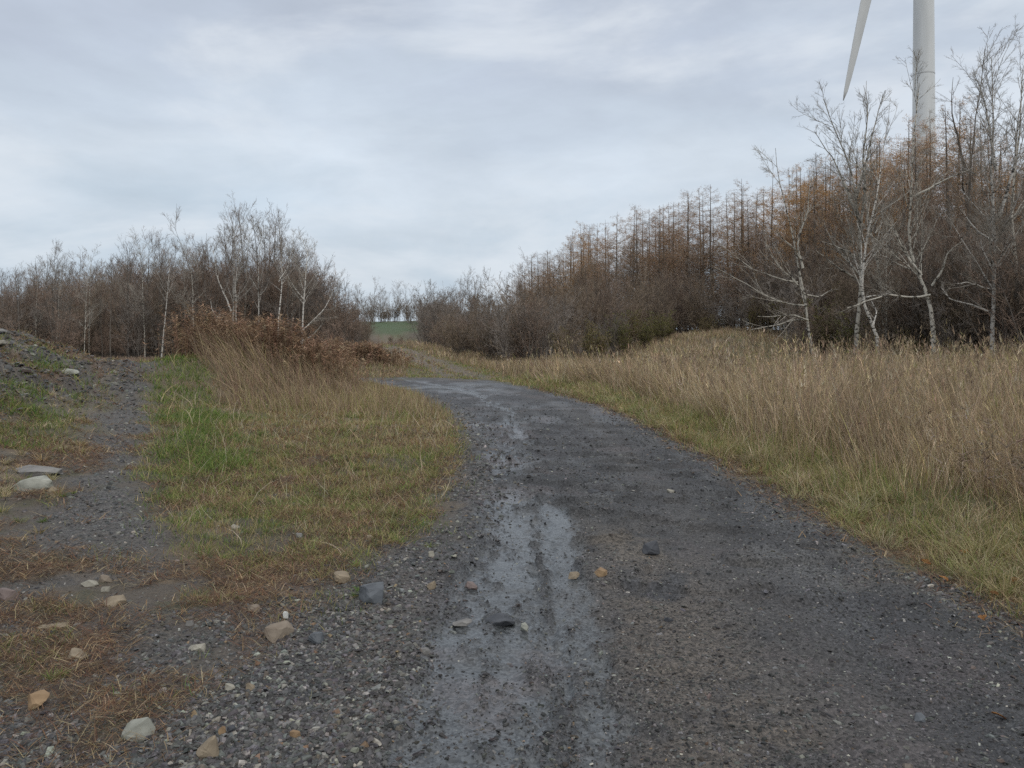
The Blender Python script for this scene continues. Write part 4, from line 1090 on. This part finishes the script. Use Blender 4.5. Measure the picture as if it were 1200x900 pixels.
# hillside wood: deciduous trees along its lower end, larches above
RSKY = [(505, 352), (530, 335), (560, 330), (600, 316), (615, 300), (640, 292), (680, 268), (730, 250), (780, 236), (830, 225), (850, 212), (900, 205), (930, 195), (970, 185), (1010, 165), (1060, 150), (1110, 122), (1150, 150), (1260, 160)]
LD = [(505, 125), (560, 115), (620, 97), (730, 73), (850, 60), (1000, 49), (1110, 42), (1260, 38)]
G3 = 'rusty larches in the row on the hillside'; L3 = 'larch with rusty orange needles in the row along the hillside skyline'
G4 = 'nearly bare larches on the hillside'; L4 = 'nearly bare dark larch in the row along the hillside skyline'
# larches one can tell apart in the photo
for px, py, D, k, lab in [(1113, 120, 41, 1, 'orange-topped larch beside the white tower, tallest of the larches'), (955, 192, 49, 2, 'bright orange larch with a rounded top next to the leaning pale tree'),
                          (1025, 165, 46, 0, 'broad rusty larch just behind the fan-shaped pale tree'), (722, 247, 74, 0, 'rusty larch standing clear above the row midway along the hillside'), (682, 260, 82, 2, 'golden larch in the lower half of the row with the palest needles'),
                          (1075, 142, 44, 1, 'brown larch hiding the foot of the white tower')]:
    x = (px - 600) / F * D; placed.append((x, D))
    plant('larch_tree', 'larch', ('o', k), ORANGE[k], x, D, (ztop(px, py, D) - h1(x, D)) / 11, lab, None, 1.0)
cnt = 0; tries = 0
while cnt < 120 and tries < 5000:
    tries += 1
    px = random.uniform(605, 1290); D = float(np.interp(px, [p[0] for p in LD], [p[1] for p in LD])) + random.choice([0, 0, random.uniform(-5, 22)]) + random.uniform(-1.5, 3); x = (px - 600) / F * D
    if not free(x, D, 1.25): continue
    f_ = random.choice([1.06, 1.02, 1.0, .94, .88]) 
    H = (ztop(px, skyline(px, RSKY) + 2, D) - h1(x, D)) * f_
    H = min(max(H, 4), 14)
    if random.random() < .42:
        k = random.choice([0, 1, 2]); plant('larch_tree', 'larch', ('o', k), ORANGE[k], x, D, H / 11, L3, G3)
    else:
        k = random.choice([0, 1, 2]); plant('larch_tree', 'larch', ('d', k), DULL[k], x, D, H / 11, L4, G4)
    cnt += 1
G6 = 'dark leafless trees of the hillside wood'; L6 = 'dark leafless tree in the thick of the hillside wood'
cnt = 0; tries = 0
while cnt < 95 and tries < 6000:
    tries += 1
    px = random.uniform(515, 1270); Dl = float(np.interp(px, [p[0] for p in LD], [p[1] for p in LD])); D = random.uniform(28, Dl + 6); x = (px - 600) / F * D
    if poly_sd(np.array([x]), np.array([D]), FOREST)[0] > -1.6 or not free(x, D, 1.0): continue
    H = (ztop(px, skyline(px, RSKY) + 16, D) - h1(x, D)) * random.choice([.55, .7, .8, .9, 1.0 if px < 660 else .8])
    if H < 1.6: continue
    k = random.choice([0, 1, 1, 2, 2, 3, 3, 4]); plant('bare_tree', 'tree', ('b', k), BARE[k], x, D, min(H, 9) / 9, L6, G6); cnt += 1
G10 = 'tall brush in the hillside wood'; L10 = 'tall many-stemmed brush at the front of the hillside wood'
cnt = 0; tries = 0
while cnt < 120 and tries < 6000:
    tries += 1
    px = random.uniform(515, 1270); Dl = float(np.interp(px, [p[0] for p in LD], [p[1] for p in LD])); D = random.uniform(27, Dl); x = (px - 600) / F * D
    fd = -poly_sd(np.array([x]), np.array([D]), FOREST)[0]
    if fd < .8 or fd > 14 or not free(x, D, .8): continue
    H = (ztop(px, skyline(px, RSKY) + 16, D) - h1(x, D)) * random.choice([.35, .5, .6, .7])
    k = random.choice([0, 1, 2, 2]); plant('tall_shrub', 'bush', ('t', k), TALL[k], x, D, min(max(H, 1.5), 5.2) / 4.4, L10, G10); cnt += 1
for i in range(25):
    px = random.uniform(515, 650); D = random.uniform(95, 135); x = (px - 600) / F * D
    H = (ztop(px, skyline(px, RSKY), D) - h1(x, D)) * random.uniform(.6, 1.0)
    k = random.choice([0, 1, 2, 3]); plant('bare_tree', 'tree', ('b', k), BARE[k], x, D, max(H, 3) / 9, L6, G6)
# thin pale saplings crowding in front of the hillside wood
for i in range(24):
    px = random.uniform(905, 1215); D = random.uniform(29.5, 37); x = (px - 600) / F * D
    if poly_sd(np.array([x]), np.array([D]), FOREST)[0] > -.2: continue
    H = random.uniform(3.0, 7.0)
    plant('sapling', 'tree', ('b', 5), BARE[5], x, D, H / 8.5, 'thin pale sapling crowded among the larger pale trees before the hillside wood', 'saplings before the hillside wood', 1.0)
# bushes along the foot of the hillside wood
G7 = 'brown bushes at the edge of the hillside wood'; L7 = 'brown leafless bush at the grassy edge of the hillside wood'
G8 = 'olive-leaved bushes at the edge of the hillside wood'; L8 = 'bush with sparse olive leaves at the edge of the hillside wood'
fe = np.array(FOREST[1:14], float)
seg = np.linalg.norm(np.diff(fe, axis=0), axis=1); cs = np.concatenate([[0], np.cumsum(seg)])
for i in range(140):
    s = random.uniform(0, cs[-1]); x = float(np.interp(s, cs, fe[:, 0])); y = float(np.interp(s, cs, fe[:, 1])); x += random.gauss(.4, 1.2) + .6; y += random.gauss(1.4, 1.4)
    if poly_sd(np.array([x]), np.array([y]), FOREST)[0] > .6: continue
    px = 600 + x / y * F
    s_ = random.uniform(.55, 1.25) * (1.35 if px > 890 else 1)
    if random.random() < .16 or (690 < px < 810 and random.random() < .6):
        k = random.choice([0, 1]); plant('shrub', 'bush', ('g', k), GSHRUB[k], x, y, s_ * .9, L8, G8)
    else:
        k = random.choice([0, 1, 1, 2, 3]); plant('shrub', 'bush', ('s', k), SHRUB[k], x, y, s_, L7, G7)

# ------------------------------------------------------------------ tangled undergrowth filling both woods
def undergrowth():
    vs = []; qs = []; n0 = 0
    gg = np.random.default_rng(9)
    src = []
    for p in (SHRUB[0], SHRUB[2]):
        me = p[1]; a = np.zeros(len(me.vertices) * 3, np.float32); me.vertices.foreach_get('co', a)
        l = np.zeros(len(me.loops), np.int32); me.loops.foreach_get('vertex_index', l)
        src.append((a.reshape(-1, 3), l.reshape(-1, 4)))
    k = 0
    while k < 150:
        if gg.uniform() < .72:
            px = gg.uniform(510, 1260); D = gg.uniform(28, float(np.interp(px, [p[0] for p in LD], [p[1] for p in LD])) + 12); poly = FOREST
        else:
            px = gg.uniform(-60, 435); D = gg.uniform(56, 80); poly = LWOOD
        x = (px - 600) / F * D
        if poly_sd(np.array([x]), np.array([D]), poly)[0] > -1.0: continue
        v, q = src[k % 2]; s = gg.uniform(.9, 1.7); a = gg.uniform(0, 6.28)
        V = v * s
        V = np.stack([V[:, 0] * math.cos(a) - V[:, 1] * math.sin(a) + x, V[:, 0] * math.sin(a) + V[:, 1] * math.cos(a) + D, V[:, 2] + h1(x, D)], 1)
        vs.append(V); qs.append(q + n0); n0 += len(V); k += 1
    q = np.concatenate(qs)
    me = mesh_from('undergrowth', np.concatenate(vs), q.ravel(), np.full(len(q), 4), M_TWIG_DARK)
    tag(link('undergrowth', me), 'tangled leafless undergrowth filling the floor of the woods', 'undergrowth', None, 'stuff')
undergrowth()

# ------------------------------------------------------------------ wind turbine
def wind_turbine():
    m, nt, N, L, b = new_mat('off_white_tower_paint')
    tc = N.new('ShaderNodeTexCoord'); nz = N.new('ShaderNodeTexNoise'); nz.inputs['Scale'].default_value = .35; nz.inputs['Detail'].default_value = 6
    mp = N.new('ShaderNodeMapping'); mp.inputs['Scale'].default_value = (1, 1, .15); L.new(tc.outputs['Object'], mp.inputs[0]); L.new(mp.outputs[0], nz.inputs['Vector'])
    cr = N.new('ShaderNodeValToRGB'); cr.color_ramp.elements[0].color = (.52, .535, .53, 1); cr.color_ramp.elements[0].position = .32; cr.color_ramp.elements[1].position = .68; cr.color_ramp.elements[1].color = (.70, .715, .71, 1)
    L.new(nz.outputs['Fac'], cr.inputs['Fac']); L.new(cr.outputs['Color'], b.inputs['Base Color']); b.inputs['Roughness'].default_value = .45
    m2 = mat_bark('grey_joint_paint', (.38, .39, .39), (.48, .49, .49), 2, (1, 1, 1), .5, .3, .7, .05, .02)
    D = 127.0; x = (1082.5 - 600) / F * D
    bz = h1(x, D) - .3
    root = thing('wind_turbine', 'white wind turbine tower with one blade hanging down behind the trees', 'wind turbine', (x, D, bz))
    Ht = 84.0 - bz
    hub_z = EYE + 86
    zs = np.linspace(0, hub_z - 1.8 - bz, 25)
    P = np.stack([zs * 0, zs * 0, zs], 1)[None]; R = (1.82 - .55 * np.linspace(0, 1, 25) ** 1.6)[None]
    link('tower', tube_mesh('tower', [(P, R, 48)], m), root)
    # flanged joints of the tower sections
    for zj in (20.0, 43.0, 66.0):
        rj = float(np.interp(zj, zs, R[0])) + .012
        link('flange_ring', tube_mesh('flange_ring', [(np.array([[[0, 0, zj - .06], [0, 0, zj + .06]]]), np.full((1, 2), rj + .02), 48)], m2), root)
    th = math.radians(40); ax = np.array([-math.cos(th), -math.sin(th), 0.0]); hz = hub_z - bz
    side = np.array([math.sin(th), -math.cos(th), 0.0])
    # nacelle: a rounded box lying along the axis
    bm = bmesh.new()
    secs = [(-6.0, 1.2, 1.3), (-5.6, 1.65, 1.7), (0, 1.8, 1.9), (3.6, 1.7, 1.8), (4.3, 1.2, 1.3)]
    rings = []
    for s, w, h in secs:
        ring = []
        for k in range(24):
            a = k / 24 * 2 * math.pi
            cx = math.copysign(abs(math.cos(a)) ** .45, math.cos(a)) * w; cz = math.copysign(abs(math.sin(a)) ** .45, math.sin(a)) * h
            ring.append(bm.verts.new(Vector(ax * s + side * cx) + Vector((0, 0, hz + cz))))
        rings.append(ring)
    for a_, b_ in zip(rings, rings[1:]):
        for k in range(24): bm.faces.new((a_[k], a_[(k + 1) % 24], b_[(k + 1) % 24], b_[k]))
    bm.faces.new(rings[0][::-1]); bm.faces.new(rings[-1])
    bmesh.ops.recalc_face_normals(bm, faces=bm.faces)
    me = bpy.data.meshes.new('nacelle'); bm.to_mesh(me); bm.free(); me.materials.append(m); link('nacelle', me, root)
    hubc = ax * 6.4 + np.array([0, 0, hz])
    hp = np.stack([ax * s + np.array([0, 0, hz]) for s in (4.3, 4.8, 6.0, 7.2, 8.0, 8.5)])[None]
    link('hub', tube_mesh('hub', [(hp, np.array([[1.2, 1.6, 1.7, 1.4, .8, .05]]), 28)], m), root)
    # blades: chord and twist along the span
    kx = (988 - 600) / F
    sl = (kx * (D + hubc[1]) - x - hubc[0]) / (side[0] - kx * side[1])
    tipx = hubc[0] + side[0] * sl; tipz = EYE + (HY - 118) / F * (D + hubc[1] + side[1] * sl) - bz
    Lb = math.sqrt(((hubc[0] - tipx) / side[0]) ** 2 + (hubc[2] - tipz) ** 2)
    a0 = math.atan2((tipx - hubc[0]) / side[0], -(tipz - hubc[2]))
    for k in range(3):
        a = a0 + k * 2 * math.pi / 3
        d = side * math.sin(a) + np.array([0, 0, -math.cos(a)])
        tang = side * math.cos(a) + np.array([0, 0, math.sin(a)])
        bm = bmesh.new(); rings = []
        for t in np.linspace(0, 1, 30):
            r_ = 1.0 + t * (Lb - 1.0)
            ch = float(np.interp(t, [0, .05, .2, .5, .8, .96, 1], [1.5, 1.6, 3.3, 2.2, 1.35, .75, .12])); tk = float(np.interp(t, [0, .06, .2, .6, 1], [1.5, 1.4, .95, .35, .05]))
            tw = math.radians(float(np.interp(t, [0, .2, 1], [-62, -56, -48])))
            cd = tang * math.cos(tw) + ax * math.sin(tw); td = -tang * math.sin(tw) + ax * math.cos(tw)
            ring = []
            for j in range(16):
                b_ = j / 16 * 2 * math.pi
                u = math.cos(b_) * .5 + .18 * (t > .06); v = math.sin(b_) * .5 * (1 - .45 * (math.cos(b_) > 0) * (t > .06))
                ring.append(bm.verts.new(Vector(hubc + d * r_ + cd * u * ch + td * v * tk)))
            rings.append(ring)
        for p_, q_ in zip(rings, rings[1:]):
            for j in range(16): bm.faces.new((p_[j], p_[(j + 1) % 16], q_[(j + 1) % 16], q_[j]))
        bm.faces.new(rings[0][::-1]); bm.faces.new(rings[-1]); bmesh.ops.recalc_face_normals(bm, faces=bm.faces)
        me = bpy.data.meshes.new('blade'); bm.to_mesh(me); bm.free(); me.materials.append(m)
        for p in me.polygons: p.use_smooth = True
        link('blade', me, root)
wind_turbine()

# ------------------------------------------------------------------ sky and light
world = bpy.data.worlds.new('World'); scene.world = world; world.use_nodes = True
SUN_EL, SUN_AZ = math.radians(42), math.radians(150)
def build_sky():
    nt = world.node_tree; N = nt.nodes; L = nt.links
    bg = N['Background']; bg.inputs['Strength'].default_value = .1
    sky = N.new('ShaderNodeTexSky'); sky.sky_type = 'NISHITA'; sky.sun_disc = False; sky.sun_elevation = SUN_EL; sky.sun_rotation = SUN_AZ
    sky.air_density = 1.2; sky.dust_density = 2.0
    tc = N.new('ShaderNodeTexCoord'); sx = N.new('ShaderNodeSeparateXYZ'); L.new(tc.outputs['Generated'], sx.inputs[0])
    mp = N.new('ShaderNodeMapping'); mp.inputs['Scale'].default_value = (2.4, 2.4, 6.0); mp.inputs['Location'].default_value = (.4, 1.7, .35); mp.inputs['Rotation'].default_value = (0.10, 0.16, 0)
    L.new(tc.outputs['Generated'], mp.inputs[0])
    n1 = N.new('ShaderNodeTexNoise'); n1.inputs['Scale'].default_value = 1.0; n1.inputs['Detail'].default_value = 7; n1.inputs['Roughness'].default_value = .55; n1.inputs['Distortion'].default_value = .5
    L.new(mp.outputs[0], n1.inputs['Vector'])
    # elevation bends with the noise, so that the bands of the overcast are uneven
    wob = N.new('ShaderNodeMath'); wob.operation = 'MULTIPLY_ADD'; L.new(n1.outputs['Fac'], wob.inputs[0]); wob.inputs[1].default_value = .36; wob.inputs[2].default_value = -.18
    ad = N.new('ShaderNodeMath'); ad.operation = 'ADD'; L.new(sx.outputs['Z'], ad.inputs[0]); L.new(wob.outputs[0], ad.inputs[1])
    cr = N.new('ShaderNodeValToRGB'); e = cr.color_ramp.elements
    stops = [(0.0, (.57, .66, .745)), (.07, (.485, .585, .69)), (.13, (.55, .64, .735)), (.205, (.66, .735, .82)), (.28, (.575, .65, .745)), (.36, (.505, .565, .665)), (.45, (.53, .585, .68)), (.65, (.95, .985, 1.04)), (1.0, (1.45, 1.47, 1.50))]
    e[0].position, e[0].color = stops[0][0], (*stops[0][1], 1); e[1].position, e[1].color = stops[-1][0], (*stops[-1][1], 1)
    for p, c in stops[1:-1]:
        k = e.new(p); k.color = (*c, 1)
    L.new(ad.outputs[0], cr.inputs['Fac'])
    n2 = N.new('ShaderNodeTexNoise'); n2.inputs['Scale'].default_value = 1.7; n2.inputs['Detail'].default_value = 8; n2.inputs['Roughness'].default_value = .6; L.new(mp.outputs[0], n2.inputs['Vector'])
    mr = N.new('ShaderNodeMapRange'); mr.inputs['From Min'].default_value = .3; mr.inputs['From Max'].default_value = .7; mr.inputs['To Min'].default_value = 9.5; mr.inputs['To Max'].default_value = 11.2
    L.new(n2.outputs['Fac'], mr.inputs['Value'])
    vm = N.new('ShaderNodeVectorMath'); vm.operation = 'SCALE'; L.new(cr.outputs['Color'], vm.inputs[0]); L.new(mr.outputs['Result'], vm.inputs['Scale'])
    n3 = N.new('ShaderNodeTexNoise'); n3.inputs['Scale'].default_value = 1.15; n3.inputs['Detail'].default_value = 6; n3.inputs['Roughness'].default_value = .58; n3.inputs['Distortion'].default_value = .35
    mp3 = N.new('ShaderNodeMapping'); mp3.inputs['Scale'].default_value = (2.0, 2.0, 5.5); mp3.inputs['Location'].default_value = (3.1, .6, 1.9); mp3.inputs['Rotation'].default_value = (-.08, .22, 0)
    L.new(tc.outputs['Generated'], mp3.inputs[0]); L.new(mp3.outputs[0], n3.inputs['Vector'])
    br = N.new('ShaderNodeMapRange'); br.interpolation_type = 'SMOOTHSTEP'; br.inputs['From Min'].default_value = .46; br.inputs['From Max'].default_value = .68; br.inputs['To Max'].default_value = .75
    L.new(n3.outputs['Fac'], br.inputs['Value'])
    mb = N.new('ShaderNodeMix'); mb.data_type = 'RGBA'; mb.inputs['B'].default_value = (7.9, 8.4, 9.0, 1)
    L.new(br.outputs['Result'], mb.inputs['Factor']); L.new(vm.outputs[0], mb.inputs['A'])
    mx = N.new('ShaderNodeMix'); mx.data_type = 'RGBA'; mx.inputs['Factor'].default_value = .94
    L.new(sky.outputs['Color'], mx.inputs['A']); L.new(mb.outputs['Result'], mx.inputs['B'])
    L.new(mx.outputs['Result'], bg.inputs['Color'])
build_sky()
sd = bpy.data.lights.new('sun', 'SUN'); sd.energy = .95; sd.angle = math.radians(35); sd.color = (1, .95, .87)
so = bpy.data.objects.new('sun', sd); COL.objects.link(so)
so.rotation_euler = (math.pi / 2 - SUN_EL, 0, math.pi - SUN_AZ)

vs = scene.view_settings
vs.view_transform = 'Standard'; vs.look = 'None'; vs.exposure = 0; vs.gamma = 1
scene.cycles.max_bounces = 6; scene.cycles.diffuse_bounces = 4; scene.cycles.glossy_bounces = 2
scene.cycles.use_denoising = False
